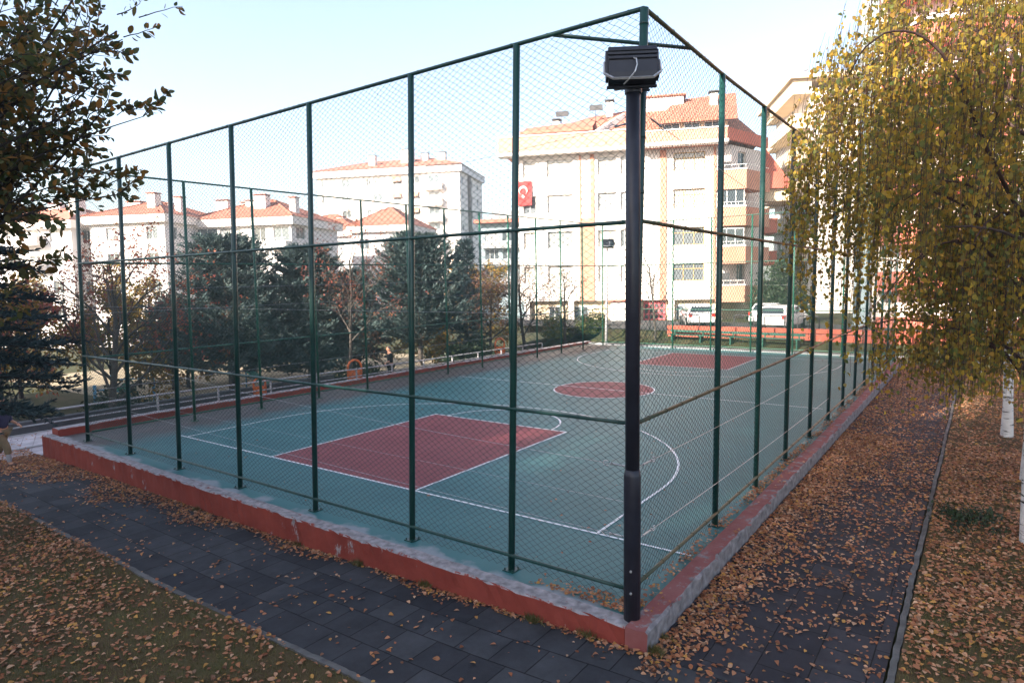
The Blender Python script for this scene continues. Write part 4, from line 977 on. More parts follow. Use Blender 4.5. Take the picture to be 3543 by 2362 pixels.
car('white estate car parked nearest the birch, tail facing the court', (-6.55, 35.2, .82), R(-6), sedan=False)
car('white saloon half hidden between the two larger white cars', (-8.35, 38.6, .82), R(4), sedan=True)

# hoop barriers along the street edge
for x in (-13.2, -11.1, -7.9, -6.2, -4.4):
    h = MB(); w = .55
    P = [(x - w, 31.55, .80), (x - w, 31.55, 1.65)] + [(x - w + .14 - .14 * math.cos(a), 31.55, 1.65 + .14 * math.sin(a)) for a in np.linspace(.2, 1.5, 5)] + [(x + w - .14 + .14 * math.sin(a), 31.55, 1.65 + .14 * math.cos(a)) for a in np.linspace(.05, 1.4, 5)] + [(x + w, 31.55, 1.65), (x + w, 31.55, .80)]
    h.tube(P, .032, 8); o = h.obj('hoop_barrier', M['darkgrey'], None, True); lab = {-13.2: 'dark metal hoop barrier nearest the lattice gate', -11.1: 'dark metal hoop barrier in front of the white hatchback', -7.9: 'dark metal hoop barrier left of the estate car', -6.2: 'dark metal hoop barrier right behind the estate car', -4.4: 'dark metal hoop barrier furthest right on the red wall'}[x]
    tag(o, lab, 'barrier', 'hoop barriers along the street edge')
# long green bench along the far end
bn = thing('bench', 'long dark green bench below the orange red wall', 'bench', (-8.2, 30.0, .17), R(-4))
for y, z in ((0, .44), (.16, .44), (.32, .44)): b = MB(); b.box(-3.9, 3.9, y, y + .13, z, z + .045); b.obj('seat_slat', M['benchgreen'], bn)
for z in (.60,): b = MB(); b.box(-3.9, 3.9, .49, .53, z, z + .14); b.obj('back_slat', M['benchgreen'], bn)
for x in np.linspace(-3.6, 3.6, 5): b = MB(); b.box(x - .04, x + .04, .02, .40, -.2, .435); b.box(x - .035, x + .035, .44, .485, -.2, .72); b.obj('leg', M['benchgreen'], bn)

# ------------------------------------------------------------------ left side: railing, playground, low wall
rl = thing('railing', 'grey metal railing running outside the far red wall', 'railing', (-18.6, 0, -.62))
ya = np.arange(-.9, 27, 2.1)
def rh(y): return np.interp(y, [0, 3, 15, 25], [1.06, 1.06, .86, .80])
for z, r_ in ((1, .03), (.66, .022), (.45, .018), (.08, .022)):
    b = MB(); b.tube([(0, y, rh(y) * z) for y in ya], r_, 8); b.obj('rail', M['rail_grey'], rl, True)
for y in ya: b = MB(); b.box(-.03, .03, y - .025, y + .025, -.05, rh(y)); b.obj('railing_post', M['rail_grey'], rl)
rl2 = thing('railing', 'grey metal railing turning towards the left edge behind the walking person', 'railing', (-18.6, -.9, -.62))
for z, r_ in ((1.06, .03), (.7, .022), (.48, .018), (.08, .022)):
    b = MB(); b.tube([(-.04, -.02, z), (-3.5, -1.2, z), (-7, -2.2, z)], r_, 8); b.obj('rail', M['rail_grey'], rl2, True)
for k in (.28, .62, 1.0): b = MB(); b.box(-7 * k - .03, -7 * k + .03, -2.2 * k - .025 - .06, -2.2 * k + .025 - .06, -.05, 1.06); b.obj('railing_post', M['rail_grey'], rl2)
b = MB(); b.box(-21.4, -21.1, -.5, 12.5, -1.2, -.22); tag(b.obj('low_wall', M['darkgrey']), 'low dark grey concrete wall between the railing and the playground', 'wall')
sw = thing('swing_frame', 'blue metal play frame with a green seat near the bare red tree', 'play frame', (-31.9, 8.3, float(gz(-31.9, 8.3))), R(50))
for x in (-.95, .95):
    b = MB(); b.tube([(x, 0, -.1), (x, 0, 1.75)], .07, 10); b.obj('post', M['blue'], sw, True)
for z in (1.5, .9): b = MB(); b.tube([(-.95, 0, z), (.95 if z > 1 else -.2, 0, z)], .045, 8); b.obj('bar', M['blue'], sw, True)
b = MB(); b.tube([(-.2, 0, -.1), (-.2, 0, 1.72)], .06, 10); b.obj('post', M['blue'], sw, True)
b = MB(); b.prism([(-.75, -.2), (-.3, -.2), (-.3, .2), (-.75, .2)], .98, [1.05, 1.35, 1.35, 1.05]); b.obj('seat', M['greenplastic'], sw)
sw2 = thing('play_post', 'single blue play post left of the blue play frame', 'post', (-31.6, 6.4, float(gz(-31.6, 6.4))))
b = MB(); b.tube([(0, 0, -.1), (0, 0, 1.45)], .08, 10); b.tube([(0, 0, 1.2), (.3, .3, 1.2)], .04, 8); b.obj('post', M['blue'], sw2, True)
def archplay(loc_, s, label):
    t = thing('play_arch', label, 'play equipment', loc_, R(70), 'orange arches in the playground')
    b = MB(); w = .27 * s; P = [(-w, 0, 0), (-w, 0, .75 * s)] + [(-w * math.cos(a), 0, .75 * s + w * math.sin(a)) for a in np.linspace(.2, math.pi - .2, 9)] + [(w, 0, .75 * s), (w, 0, 0)]
    b.tube(P, .045 * s, 8); b.obj('arch', M['playorange'], t, True)
    b = MB(); b.box(-w + .03, w - .03, -.02, .02, .12, .62 * s); b.obj('panel', M['playorange'], t)
    return t
archplay((-19.6, 12.45, -.62), 1.15, 'orange arched play panel in front of the tree trunks')
archplay((-20.6, 8.3, -.66), .85, 'smaller orange arched play panel further left')
archplay((-20.0, 23.9, -.62), 1.2, 'orange arched play panel furthest away, half behind a fence post')
sl = thing('slide', 'small green and blue slide in the playground behind the fence', 'slide', (-31.0, 15.6, float(gz(-31, 15.6))), R(100))
b = MB(); b.prism([(-.3, 0), (.3, 0), (.3, 1.6), (-.3, 1.6)], [.05, .05, .95, .95], [.12, .12, 1.02, 1.02]); b.obj('chute', M['greenplastic'], sl)
for x in (-.3, .3): b = MB(); b.tube([(x, 1.65, -.1), (x, 1.65, 1.7)], .04, 8); b.obj('post', M['blue'], sl, True)
b = MB()
for z in (.25, .5, .75): b.tube([(-.3, 1.7, z), (.3, 1.7, z)], .025, 6)
b.obj('ladder', M['blue'], sl)
# sunlit pale playground floor far left
tag(sheet('playground_floor', np.linspace(-54, -25.0, 24), np.linspace(9, 34, 20), lambda x, y: gz(x, y) + .012, M['sand']), kind='structure')

# teal pipe at the right edge
b = MB(); c = np.array([4.12, 3.45, -.22]); P = [c + np.array([-.28 * math.cos(a), -.62 * math.sin(a) , .30 * abs(math.cos(a * .5)) ]) for a in np.linspace(-.6, 1.5, 16)]
P = [(4.55, 4.05, -.3), (4.30, 3.92, .02), (4.08, 3.72, .12), (3.96, 3.45, .10), (3.95, 3.2, .0), (4.02, 3.0, -.12), (4.2, 2.85, -.3)]
b.tube(P, .062, 14); tag(b.obj('bent_pipe', M['teal'], None, True), 'bent teal painted pipe lying in the leaves at the right edge', 'pipe')

# ------------------------------------------------------------------ people
def skin_part(name, verts, edges, radii, mat_, parent, sub=2):
    me = bpy.data.meshes.new(name); me.from_pydata(verts, edges, []); me.materials.append(mat_)
    o = bpy.data.objects.new(name, me); COL.objects.link(o); o.parent = parent
    m = o.modifiers.new('skin', 'SKIN'); m.use_smooth_shade = True
    for i, r_ in enumerate(radii): 
        me.skin_vertices[0].data[i].radius = (r_, r_) if not isinstance(r_, tuple) else r_
    me.skin_vertices[0].data[0].use_root = True
    s_ = o.modifiers.new('sub', 'SUBSURF'); s_.levels = sub; s_.render_levels = sub
    return o
def ball(name, c, r, m, parent, k=14):
    b = MB(); n = 10; V = []
    for i in range(n + 1):
        th = math.pi * i / n
        for j in range(k): a = 2 * math.pi * j / k; V.append([c[0] + r[0] * math.sin(th) * math.cos(a), c[1] + r[1] * math.sin(th) * math.sin(a), c[2] + r[2] * math.cos(th)])
    b.add(V, np.array([[i * k + j, i * k + (j + 1) % k, (i + 1) * k + (j + 1) % k, (i + 1) * k + j] for i in range(n) for j in range(k)]))
    return b.obj(name, m, parent, True)
def person(label, loc_, rz, top, legs, shoe, hair, stride=.28, calf=None):
    """x right, y forward (walking direction)"""
    t = thing('person', label, 'person', loc_, rz)
    v = [(0, 0, .96), (0, .01, 1.12), (0, .03, 1.34), (0, .05, 1.47), (0, .06, 1.54), (0, .07, 1.62), (0, .075, 1.72),
         (.10, 0, .90), (.11, stride * .75, .52), (.11, stride * .9, .09), (.11, stride * .9 + .16, .045),
         (-.10, 0, .90), (-.11, -stride * .35, .50), (-.11, -stride * 1.25, .14), (-.11, -stride * 1.2 + .14, .05),
         (.19, .02, 1.42), (.25, -.06, 1.14), (.24, .14, .98), (-.19, .02, 1.42), (-.25, .02, 1.14), (-.24, .24, 1.06)]
    e = [(0, 1), (1, 2), (2, 3), (3, 4), (4, 5), (5, 6), (0, 7), (7, 8), (8, 9), (9, 10), (0, 11), (11, 12), (12, 13), (13, 14), (3, 15), (15, 16), (16, 17), (3, 18), (18, 19), (19, 20)]
    r_ = [(.155, .115), (.145, .11), (.17, .115), (.11, .08), .055, .085, .075, .095, .065, .045, .04, .095, .065, .045, .04, .06, .045, .034, .06, .045, .034]
    skin_part('body', v, e, r_, M['skin'], t)
    skin_part('jacket', [(0, 0, .93), (0, .01, 1.12), (0, .03, 1.36), (0, .05, 1.46), (.20, .02, 1.41), (.255, -.06, 1.15), (.25, .06, 1.05), (-.20, .02, 1.41), (-.255, .02, 1.15), (-.25, .12, 1.10)], [(0, 1), (1, 2), (2, 3), (2, 4), (4, 5), (5, 6), (2, 7), (7, 8), (8, 9)], [(.19, .14), (.185, .14), (.20, .145), (.11, .09), .085, .065, .055, .085, .065, .055], M[top], t)
    skin_part('trousers', [(0, 0, .95), (.10, 0, .88), (.11, stride * .75, .52), (.11, stride * .85, .30), (-.10, 0, .88), (-.11, -stride * .35, .50), (-.11, -stride * .85, .30)], [(0, 1), (1, 2), (2, 3), (0, 4), (4, 5), (5, 6)], [(.17, .13), .115, .088, .08, .115, .088, .08], M[legs], t)
    if calf: skin_part('socks', [(.11, stride * .80, .44), (.11, stride * .9, .10), ], [(0, 1)], [.07, .055], M[calf], t); skin_part('socks', [(-.11, -stride * .6, .42), (-.11, -stride * 1.25, .15)], [(0, 1)], [.07, .055], M[calf], t)
    for sx, y, z in ((.11, stride * .9, .05), (-.11, -stride * 1.25, .10)): ball('shoe', (sx, y + .06, z), (.05, .135, .055), M[shoe], t)
    ball('head', (0, .085, 1.66), (.078, .095, .115), M['skin'], t)
    ball('hair', (0, .062, 1.695), (.084, .095, .095), M[hair], t)
    nb = MB(); nb.tube([(0, .172, 1.68), (0, .20, 1.645), (0, .172, 1.635)], [.008, .016, .010], 6); nb.obj('nose', M['skin'], t)
    for sx in (-1, 1):
        ball('ear', (sx * .080, .07, 1.655), (.012, .022, .032), M['skin'], t, 8); ball('eye', (sx * .03, .168, 1.675), (.012, .008, .008), M['coat'], t, 8)
    for sx, hy, hz in ((.24, .16, .96), (-.24, .26, 1.045)):
        hv = [(sx, hy - .02, hz + .015), (sx, hy + .035, hz - .03)]; he = [(0, 1)]; hr_ = [(.028, .022), (.034, .02)]
        for k in range(4):
            a = sx + (k - 1.5) * .017; n0 = len(hv); hv += [(a, hy + .075, hz - .055), (a, hy + .085, hz - .085), (a, hy + .07, hz - .105)]; he += [(1, n0), (n0, n0 + 1), (n0 + 1, n0 + 2)]; hr_ += [.0095, .009, .008]
        n0 = len(hv); s_ = -1 if sx > 0 else 1; hv += [(sx + s_ * .04, hy + .02, hz - .02), (sx + s_ * .05, hy + .06, hz - .045)]; he += [(0, n0), (n0, n0 + 1)]; hr_ += [.011, .0095]
        skin_part('hand', hv, he, hr_, M['skin'], t, 1)
    return t
pw = person('person in a dark blue jacket and khaki trousers walking at the left edge', (-16.9, -1.40, -.55), R(-58), 'navy', 'khaki', 'shoe', 'hair', .30, 'paleleg')
pc_ = person('person in a long black coat standing behind the far red wall', (-19.0, 14.1, -.72), R(150), 'coat', 'coat', 'shoe', 'hair', .05)

# ------------------------------------------------------------------ birches
def birch(label, base, h, rad, nstr, lsz, toward=(-.74, -.67), lean=(0, 0), tr=.105, zb0=2.4, seed=1, extra=()):
    global rng
    rng = np.random.default_rng(seed)
    t = thing('birch_tree', label, 'tree', base, 0, 'white trunked birches in a row beside the path')
    n = 12; zz = np.linspace(-.15, h, n); P = np.stack([lean[0] * zz + .05 * np.sin(zz * .9 + seed), lean[1] * zz + .05 * np.cos(zz * .7 + seed), zz], -1)
    w = MB(); w.tube(P, tr * (1 - .075 * np.clip(zz, 0, 12)) * np.where(zz < .15, 1.25, 1), 14, False); w.obj('trunk', M['birchbark'], t, True)
    br = MB(); C = []; D = []; SA = []; SB = []
    tw = np.array(toward); perp = np.array([-tw[1], tw[0]])
    ztop = lambda r: h - 1.2 - (h - 8.3) * (r / rad) ** 2 * .95
    zbot = lambda r: zb0 + .10 * max(0, r - 1.4) ** 2 * (3.9 / rad) ** 2
    limbs = []
    for k in range(22):
        a = rng.uniform(-2.2, 2.2); R_ = rad * rng.uniform(.55, 1.0); z0_ = rng.uniform(2.2, h - 2.2)
        dv = tw * math.cos(a) + perp * math.sin(a); zt_ = min(z0_ + rng.uniform(.6, 2.0), ztop(R_ * .7)); ze_ = zt_ - rng.uniform(.3, 1.0)
        s = np.linspace(0, 1, 12); c0 = np.array([np.interp(z0_, P[:, 2], P[:, 0]), np.interp(z0_, P[:, 2], P[:, 1])])
        L = np.stack([c0[0] + dv[0] * R_ * s, c0[1] + dv[1] * R_ * s, (1 - s) ** 2 * z0_ + 2 * s * (1 - s) * (2 * zt_ - (z0_ + ze_) / 2) + s ** 2 * ze_], -1) + np.cumsum(rng.normal(0, .03, (12, 3)), 0) * np.linspace(0, 1, 12)[:, None]
        br.tube(L, np.linspace(.034, .006, 12), 6, False); limbs.append(L)
    for E_ in extra:
        E_ = np.array(E_); t_ = np.linspace(0, len(E_) - 1, 26); L = np.stack([np.interp(t_, np.arange(len(E_)), E_[:, q]) for q in range(3)], -1)
        for _ in range(2): L[1:-1] = (L[:-2] + 2 * L[1:-1] + L[2:]) / 4
        br.tube(L + rng.normal(0, .006, L.shape), np.linspace(.030, .007, len(L)), 7, False)
    made = 0
    while made < nstr:
        if made % 5 == 0:
            a = rng.uniform(-.75, .75); r = rad * rng.uniform(.55, .99); dv = tw * math.cos(a) + perp * math.sin(a)
            c = np.array([dv[0] * r, dv[1] * r, ztop(r) - rng.uniform(0, 1.6)])
        elif rng.random() < .6:
            L = limbs[rng.integers(len(limbs))]; i = rng.integers(3, 12); c = L[i] + rng.normal(0, .22, 3)
        else:
            a = rng.uniform(-2.4, 2.4); r = rad * math.sqrt(rng.random()); dv = tw * math.cos(a) + perp * math.sin(a)
            c = np.array([dv[0] * r, dv[1] * r, 0]); c[2] = zbot(r) + .6 + (ztop(r) - zbot(r) - .6) * rng.random() ** (.35 if r > .55 * rad else .8)
        for q in range(rng.integers(3, 8)):
            s0 = c + rng.normal(0, .13, 3); r = math.hypot(s0[0], s0[1])
            if r > rad or s0[0] + base[0] < .42: continue
            zt_ = min(s0[2], ztop(r)); zb = zbot(r) + rng.normal(0, .28); Ls = min(zt_ - zb, rng.uniform(.7, 2.3))
            if Ls < .25: continue
            m = max(5, int(Ls / .22)); tt = np.linspace(0, 1, m)
            o2 = unit(np.array([s0[0], s0[1], 0.01])) * .12
            S_ = s0[None] + o2 * np.sqrt(tt)[:, None]; S_[:, 2] = zt_ - Ls * tt + .10 * np.sin(tt * 3.1) * (1 - tt); S_[:, :2] += np.cumsum(rng.normal(0, .014, (m, 2)), 0)
            SA.append(S_[:-1]); SB.append(S_[1:])
            nl = int(Ls / .078 * (1.0 if zt_ < 7 else .65)); f = rng.uniform(.05, 1, nl) * (m - 1); i = np.minimum(f.astype(int), m - 2); fr_ = (f - i)[:, None]
            pc_ = S_[i] * (1 - fr_) + S_[i + 1] * fr_; C.append(pc_ + rng.normal(0, .028, pc_.shape)); d = rng.normal(0, .45, pc_.shape); d[:, 2] -= .8; D.append(d)
        made += 1
    br.segs(np.concatenate(SA), np.concatenate(SB), .0030, 3)
    br.obj('branches', M['twig'], t)
    C = np.concatenate(C); D = np.concatenate(D); c = MB(); c.leaves(C, D, lsz * rng.uniform(.65, 1.25, len(C)), T_BIRCH, .18); c.obj('crown', M['birchleaf'], t)
    return t
birch('nearest birch with long hanging yellow green branches at the right edge', (4.05, 5.55, -.27), 11.5, 3.5, 540, .078, seed=3, tr=.125, extra=[
    [(0, 0, 4.6), (-.43, -1.01, 5.12), (-.73, -2.04, 5.66), (-.92, -2.5, 6.11), (-1.12, -2.84, 6.61), (-1.38, -3.11, 6.96), (-1.67, -3.43, 7.06), (-1.96, -3.68, 6.84), (-2.09, -3.81, 6.52)],
    [(0, 0, 4.4), (-.37, -1.14, 4.67), (-.62, -2.07, 4.73), (-.89, -2.75, 4.75), (-1.12, -3.04, 4.75)],
    [(-.73, -2.02, 5.82), (-.65, -2.15, 6.32), (-.54, -2.01, 6.9), (-.46, -1.9, 7.39)]])
birch('second birch trunk along the side path behind the nearest birch', (4.22, 9.2, -.27), 11.0, 3.5, 170, .078, seed=5, lean=(-.02, .0), tr=.115, zb0=2.6)
birch('third birch along the side path with a white flaking base', (3.9, 13.55, -.27), 11.0, 3.4, 120, .08, seed=8, lean=(.01, 0), tr=.12, zb0=2.6)
birch('farthest birch trunk near the end of the side path', (3.42, 26.3, -.27), 10.0, 3.0, 90, .085, seed=11, tr=.12, zb0=2.2)
rng = np.random.default_rng(21)

# ------------------------------------------------------------------ overhanging tree, upper left
lt = thing('broadleaf_tree', 'dark green and rusty broadleaf tree overhanging the upper left corner', 'tree', (-4.9, -5.9, -.38))
wood = MB(); wood.tube(polyline((0, 0, -.1), (.02, .05, 1), 5.2, 8, .04), np.linspace(.15, .08, 9), 10, False)
cc = np.array([.0, 1.05, 6.55]); RTv = np.array([.808, .589, 0]); FWv = np.array([-.589, .808, 0])
C = []; D = []
def sprig(p, d, L, nl, r=.006):
    P = polyline(p, d, L, 5, .16, -.02); wood.tube(P, np.linspace(r, .002, 6), 4, False)
    t = rng.uniform(.12, 1, nl) * 5; i = np.minimum(t.astype(int), 4); f = (t - i)[:, None]; c = P[i] * (1 - f) + P[i + 1] * f
    ax = unit(P[i + 1] - P[i]); s = unit(np.cross(ax, rng.normal(size=ax.shape))); C.append(c + s * .012); D.append(ax * .55 + s * .75 + np.array([0, 0, -.12]))
for k in range(175):
    v = rng.normal(size=3); v /= np.linalg.norm(v); v *= rng.random() ** .42
    tgt = cc + RTv * (v[0] * 1.78 + .12) + FWv * v[1] * 1.3 + UP * v[2] * 1.6
    st = np.array([.05, .15, rng.uniform(3.0, 5.0)]); mid = (st + tgt) / 2 + UP * .25 + rng.normal(0, .18, 3); s = np.linspace(0, 1, 8)[:, None]
    L = (1 - s) ** 2 * st + 2 * s * (1 - s) * mid + s ** 2 * tgt
    if k % 4 == 0: wood.tube(L, np.linspace(.028, .006, 8), 5, False)
    d0 = unit(L[-1] - L[-3])
    for q in range(7):
        i = rng.integers(4, 8); sprig(L[i] + rng.normal(0, .07, 3), unit(d0 + rng.normal(0, .6, 3)), rng.uniform(.22, .5), rng.integers(8, 14))
for a, b, n_ in (((0, .2, 3.9), (1.15, 1.75, 5.35), 9), ((0, .2, 3.4), (.85, 1.6, 4.6), 9), ((0, .2, 3.2), (.2, 1.3, 4.15), 7), ((0, .2, 4.2), (1.5, 2.2, 5.95), 7), ((0, .2, 4.6), (1.75, 1.95, 6.55), 6), ((.0, .2, 4), (1.35, 2.0, 5.2), 6), ((0, .2, 3.6), (.55, 1.3, 4.95), 8)):
    s = np.linspace(0, 1, 10)[:, None]; L = np.array(a) * (1 - s) + np.array(b) * s; L[:, 2] += .25 * np.sin(s[:, 0] * 3.1); wood.tube(L, np.linspace(.022, .004, 10), 5, False)
    for q in range(n_): i = rng.integers(4, 10); sprig(L[i], unit(L[9] - L[6] + rng.normal(0, .25, 3)), rng.uniform(.2, .42), 13)
wood.obj('trunk', M['darkbark'], lt)
C = np.concatenate(C); D = np.concatenate(D); c = MB(); c.leaves(C, D, .088 * rng.uniform(.6, 1.25, len(C)), T_OVAL, .25); c.obj('crown', M['oakleaf'], lt)

spruce('spruce_tree', 'dark drooping spruce at the left edge of the picture', (-10.95, -3.68, -.46), 8.0, 1.95, M['darkspruce'], M['darkbark'], .085, whorl=.30, nb=9, droop=.16, tw=26, cards=26, twl=.36, z0=2.25, shape=.6)
g_ = 'blue spruces beyond the far side fence'
spruce('spruce_tree', 'broad blue spruce left of centre, the tallest of the blue spruces', (-30, 12.6, float(gz(-30, 12.6))), 8.45, 4.5, M['bluespruce'], M['bark'], .21, whorl=.24, nb=10, droop=-.05, tw=22, cards=13, twl=.55, group=g_, z0=1.3, shape=.55)
spruce('spruce_tree', 'blue spruce half hidden behind the slender red leaved tree', (-28.4, 16.6, float(gz(-28.4, 16.6))), 7.95, 3.9, M['bluespruce'], M['bark'], .21, whorl=.24, nb=10, droop=-.05, tw=20, cards=13, twl=.55, group=g_, z0=.9, shape=.55)
spruce('spruce_tree', 'blue spruce in the middle with upswept branches', (-22.4, 19.6, -.72), 7.0, 3.4, M['bluespruce'], M['bark'], .20, whorl=.24, nb=10, droop=-.14, tw=20, cards=13, twl=.55, group=g_, z0=1.2, shape=.55)
spruce('spruce_tree', 'slim dark spruce right of the middle blue spruce', (-25.4, 27.2, float(gz(-25.4, 27.2))), 8.85, 1.8, M['darkspruce'], M['bark'], .24, whorl=.3, nb=8, tw=10, cards=8, twl=.4, z0=.6)
broad_tree('cherry_tree', 'slender bare tree with sparse red leaves in front of the blue spruces', 'tree', (-22.9, 14.9, -.72), 8.4, .10, M['redleaf'], M['bark'], .11, 3, 4, .55, 4, (.0, .03), .08, .7, limbs=12, start=.28, up=.9, L0=2.4, shrink=.6, down=.5)
broad_tree('cherry_tree', 'wide bare tree with a few red leaves left behind the fence corner', 'tree', (-26.6, 5.1, float(gz(-26.6, 5.1))), 8.2, .17, M['redleaf'], M['bark'], .13, 5, 4, .5, 5, (0, 0), .06, .8, limbs=12, start=.2, up=.85, L0=3.3, shrink=.62, down=.4)
broad_tree('cherry_tree', 'bare tree with reddish leaves at the left between the spruce and the fence', 'tree', (-27.5, 1.6, float(gz(-27.5, 1.6))), 6.4, .13, M['redleaf'], M['bark'], .13, 6, 4, .55, 4, (0, 0), .06, .5, limbs=8, start=.2, up=.9, L0=2.3, shrink=.62, down=.4)
gy = 'yellow leaved trees in the playground'
for (x, y, h, lab) in ((-33.5, 8.0, 5.6, 'yellow leaved tree behind the wide bare red tree'), (-34, 2.5, 6.2, 'yellow leaved tree behind the blue play frame'), (-30.5, -1.8, 6.6, 'yellow and green tree at the left behind the dark spruce'), (-36.5, 13.5, 4.6, 'low yellow tree left of the broad blue spruce'), (-25.8, 23.2, 4.4, 'low yellow green tree under the middle blue spruce'), (-27.2, 30.0, 7.0, 'yellow green tree in front of the low grey blue block'), (-42, 6.5, 6.6, 'tall yellow tree in front of the house with two tall chimneys'), (-42, -1.0, 7.0, 'tall yellow tree at the left in front of the half hidden house'), (-40, 19.0, 6.0, 'yellow tree far behind the gap between the blue spruces'), (-36, 24.5, 5.6, 'yellow tree far behind the middle blue spruce'), (-39.5, 12.0, 5.4, 'yellow tree far behind the broad blue spruce')):
    broad_tree('broadleaf_tree', lab, 'tree', (x, y, float(gz(x, y))), h + 1.2, .12, M['yellowleaf'], M['darkbark'], .19, 22, 4, .75, 4, (0, 0), .18, 1, gy, 7, .22, .45, h * .36)
broad_tree('plum_tree', 'purple leaved plum tree left of the cream apartment block', 'tree', (-20.6, 27.4, -.3), 5.9, .12, M['plumleaf'], M['darkbark'], .10, 8, 4, .6, 4, (0, 0), .12, .9, 'plum trees', 8, .2, .9, 2.0)
broad_tree('plum_tree', 'sparser plum tree in front of the cream apartment block', 'tree', (-18.9, 29.6, -.1), 5.2, .10, M['plumleaf'], M['darkbark'], .10, 5, 4, .55, 4, (0, 0), .1, .75, 'plum trees', 8, .2, 1.1, 1.7)
broad_tree('plum_tree', 'brownish plum tree beside the slim dark spruce', 'tree', (-23.0, 26.8, -.6), 5.2, .10, M['plumleaf'], M['darkbark'], .13, 9, 4, .65, 4, (0, 0), .15, 1, 'plum trees', 8, .2, .8, 1.9)
broad_tree('plum_tree', 'reddish brown tree between the blue spruces behind the slender red leaved tree', 'tree', (-27.0, 18.6, float(gz(-27, 18.6))), 7.0, .12, M['plumleaf'], M['darkbark'], .13, 8, 4, .65, 4, (0, 0), .15, 1, 'plum trees', 8, .2, .8, 2.4)
broad_tree('bare_tree', 'small leafless tree in front of the cream apartment block', 'tree', (-12.9, 30.4, .3), 6.4, .085, None, M['bark'], .1, 1, 4, .5, 4, (0, 0), limbs=8, start=.35, up=1.0, L0=1.9)
def bush(label, loc_, r, hz, n, m, size, group=None, name='bush'):
    t = thing(name, label, 'bush', loc_, 0, group); w = MB(); C = []
    for k in range(26):
        v = rng.normal(size=3); v[2] = abs(v[2]); v = unit(v) * rng.uniform(.5, 1); tip = v * np.array([r[0], r[1], hz]); s = np.linspace(0, 1, 5)[:, None]
        w.tube(np.array([0, 0, -.1]) * (1 - s) + tip * s + rng.normal(0, .03, (5, 3)), np.linspace(.03, .008, 5), 4, False); C.append(tip + rng.normal(0, .22, (n // 26, 3)) * np.array([r[0] * .8, r[1] * .8, hz * .6]))
    w.obj('stems', M['darkbark'], t); C = np.concatenate(C); C[:, 2] = np.abs(C[:, 2]); c = MB(); c.leaves(C, rng.normal(size=C.shape), size * rng.uniform(.6, 1.3, len(C)), T_OVAL, .2); c.obj('foliage', m, t); return t
bush('yellow green bush behind the far left corner of the court', (-18.6, 32.6, .4), (1.2, 1.1), 1.5, 2600, M['greenleaf'], .13, 'bushes at the far corner')
bush('darker green bush left of the yellow green corner bush', (-20.6, 31.0, .1), (1.1, 1.0), 1.5, 2400, M['greenleaf'], .13, 'bushes at the far corner')
bush('big dark evergreen bush behind the estate car', (-8.6, 42.6, .7), (1.9, 1.6), 4.6, 7000, M['ivyleaf'], .22)
bush('low dark bushes under the middle blue spruce', (-20.3, 21.5, -.68), (1.3, 1.6), 1.5, 2600, M['ivyleaf'], .16)
gd_ = 'dark conifers behind the blue spruces'
spruce('spruce_tree', 'dark conifer in the gap between the two left blue spruces', (-35.5, 17.5, float(gz(-35.5, 17.5))), 6.85, 2.4, M['darkspruce'], M['bark'], .22, whorl=.28, nb=9, tw=14, cards=11, twl=.5, group=gd_, z0=1.3, shape=.6)
spruce('spruce_tree', 'dark conifer between the middle blue spruce and its left neighbour', (-30.5, 22, float(gz(-30.5, 22))), 7.05, 2.6, M['darkspruce'], M['bark'], .22, whorl=.28, nb=9, tw=14, cards=11, twl=.5, group=gd_, z0=1.3, shape=.6)
spruce('spruce_tree', 'low dark conifer left of the broad blue spruce', (-36.5, 12.6, float(gz(-36.5, 12.6))), 5.45, 2, M['darkspruce'], M['bark'], .2, whorl=.28, nb=9, tw=13, cards=11, twl=.45, group=gd_, z0=1.3, shape=.6)
bush('dark bush at the foot of the wide bare red tree', (-29.5, 6.6, float(gz(-29.5, 6.6))), (1.5, 1.6), 1.6, 2400, M['ivyleaf'], .16, 'dark bushes in the playground')
bush('dark bush under the blue spruce behind the slender red leaved tree', (-25.5, 17.6, float(gz(-25.5, 17.6))), (1.5, 1.8), 2.0, 2400, M['ivyleaf'], .16, 'dark bushes in the playground')
bush('low leafy weed patch in the fallen leaves on the right lawn', (3.35, 6.2, -.22), (.55, .8), .20, 900, M['ivyleaf'], .06, name='weed_patch')

# ------------------------------------------------------------------ fallen leaves and grass
T_FALL = [(0, 0), (.26, .22), (.33, .5), (.17, .82), (0, 1.05), (-.17, .82), (-.33, .5), (-.26, .22)]
def scatter(name, X, Y, Z, size, m=None, tilt=.28, kind='stuff', lab=None):
    n = len(X); a = rng.uniform(0, 2 * math.pi, n); d = np.stack([np.cos(a), np.sin(a), rng.normal(0, tilt * .6, n)], -1)
    Nn = np.stack([rng.normal(0, tilt, n), rng.normal(0, tilt, n), np.ones(n)], -1)
    s = size * rng.uniform(.42, 1.3, n) * np.where(rng.random(n) < .12, 1.25, 1); C = np.stack([X, Y, Z + rng.uniform(.006, .022, n)], -1) - d * (s * .5)[:, None]
    mb = MB(); mb.leaves(C, d, s, T_FALL, .28, Nn=Nn); o = mb.obj(name, m or M['fallen']); tag(o, lab, None, None, kind); return o
def noise2(x, y, s, ph=0): return (np.sin(x * s + 1.7 * np.sin(y * s * .8 + ph) + ph) * np.cos(y * s * 1.1 + 1.3 * np.sin(x * s * .7 + 2 * ph)) + 1) / 2
def field(n, x0, x1, y0, y1, dens):
    x = rng.uniform(x0, x1, n); y = rng.uniform(y0, y1, n); k = rng.random(n) < dens(x, y); return x[k], y[k]
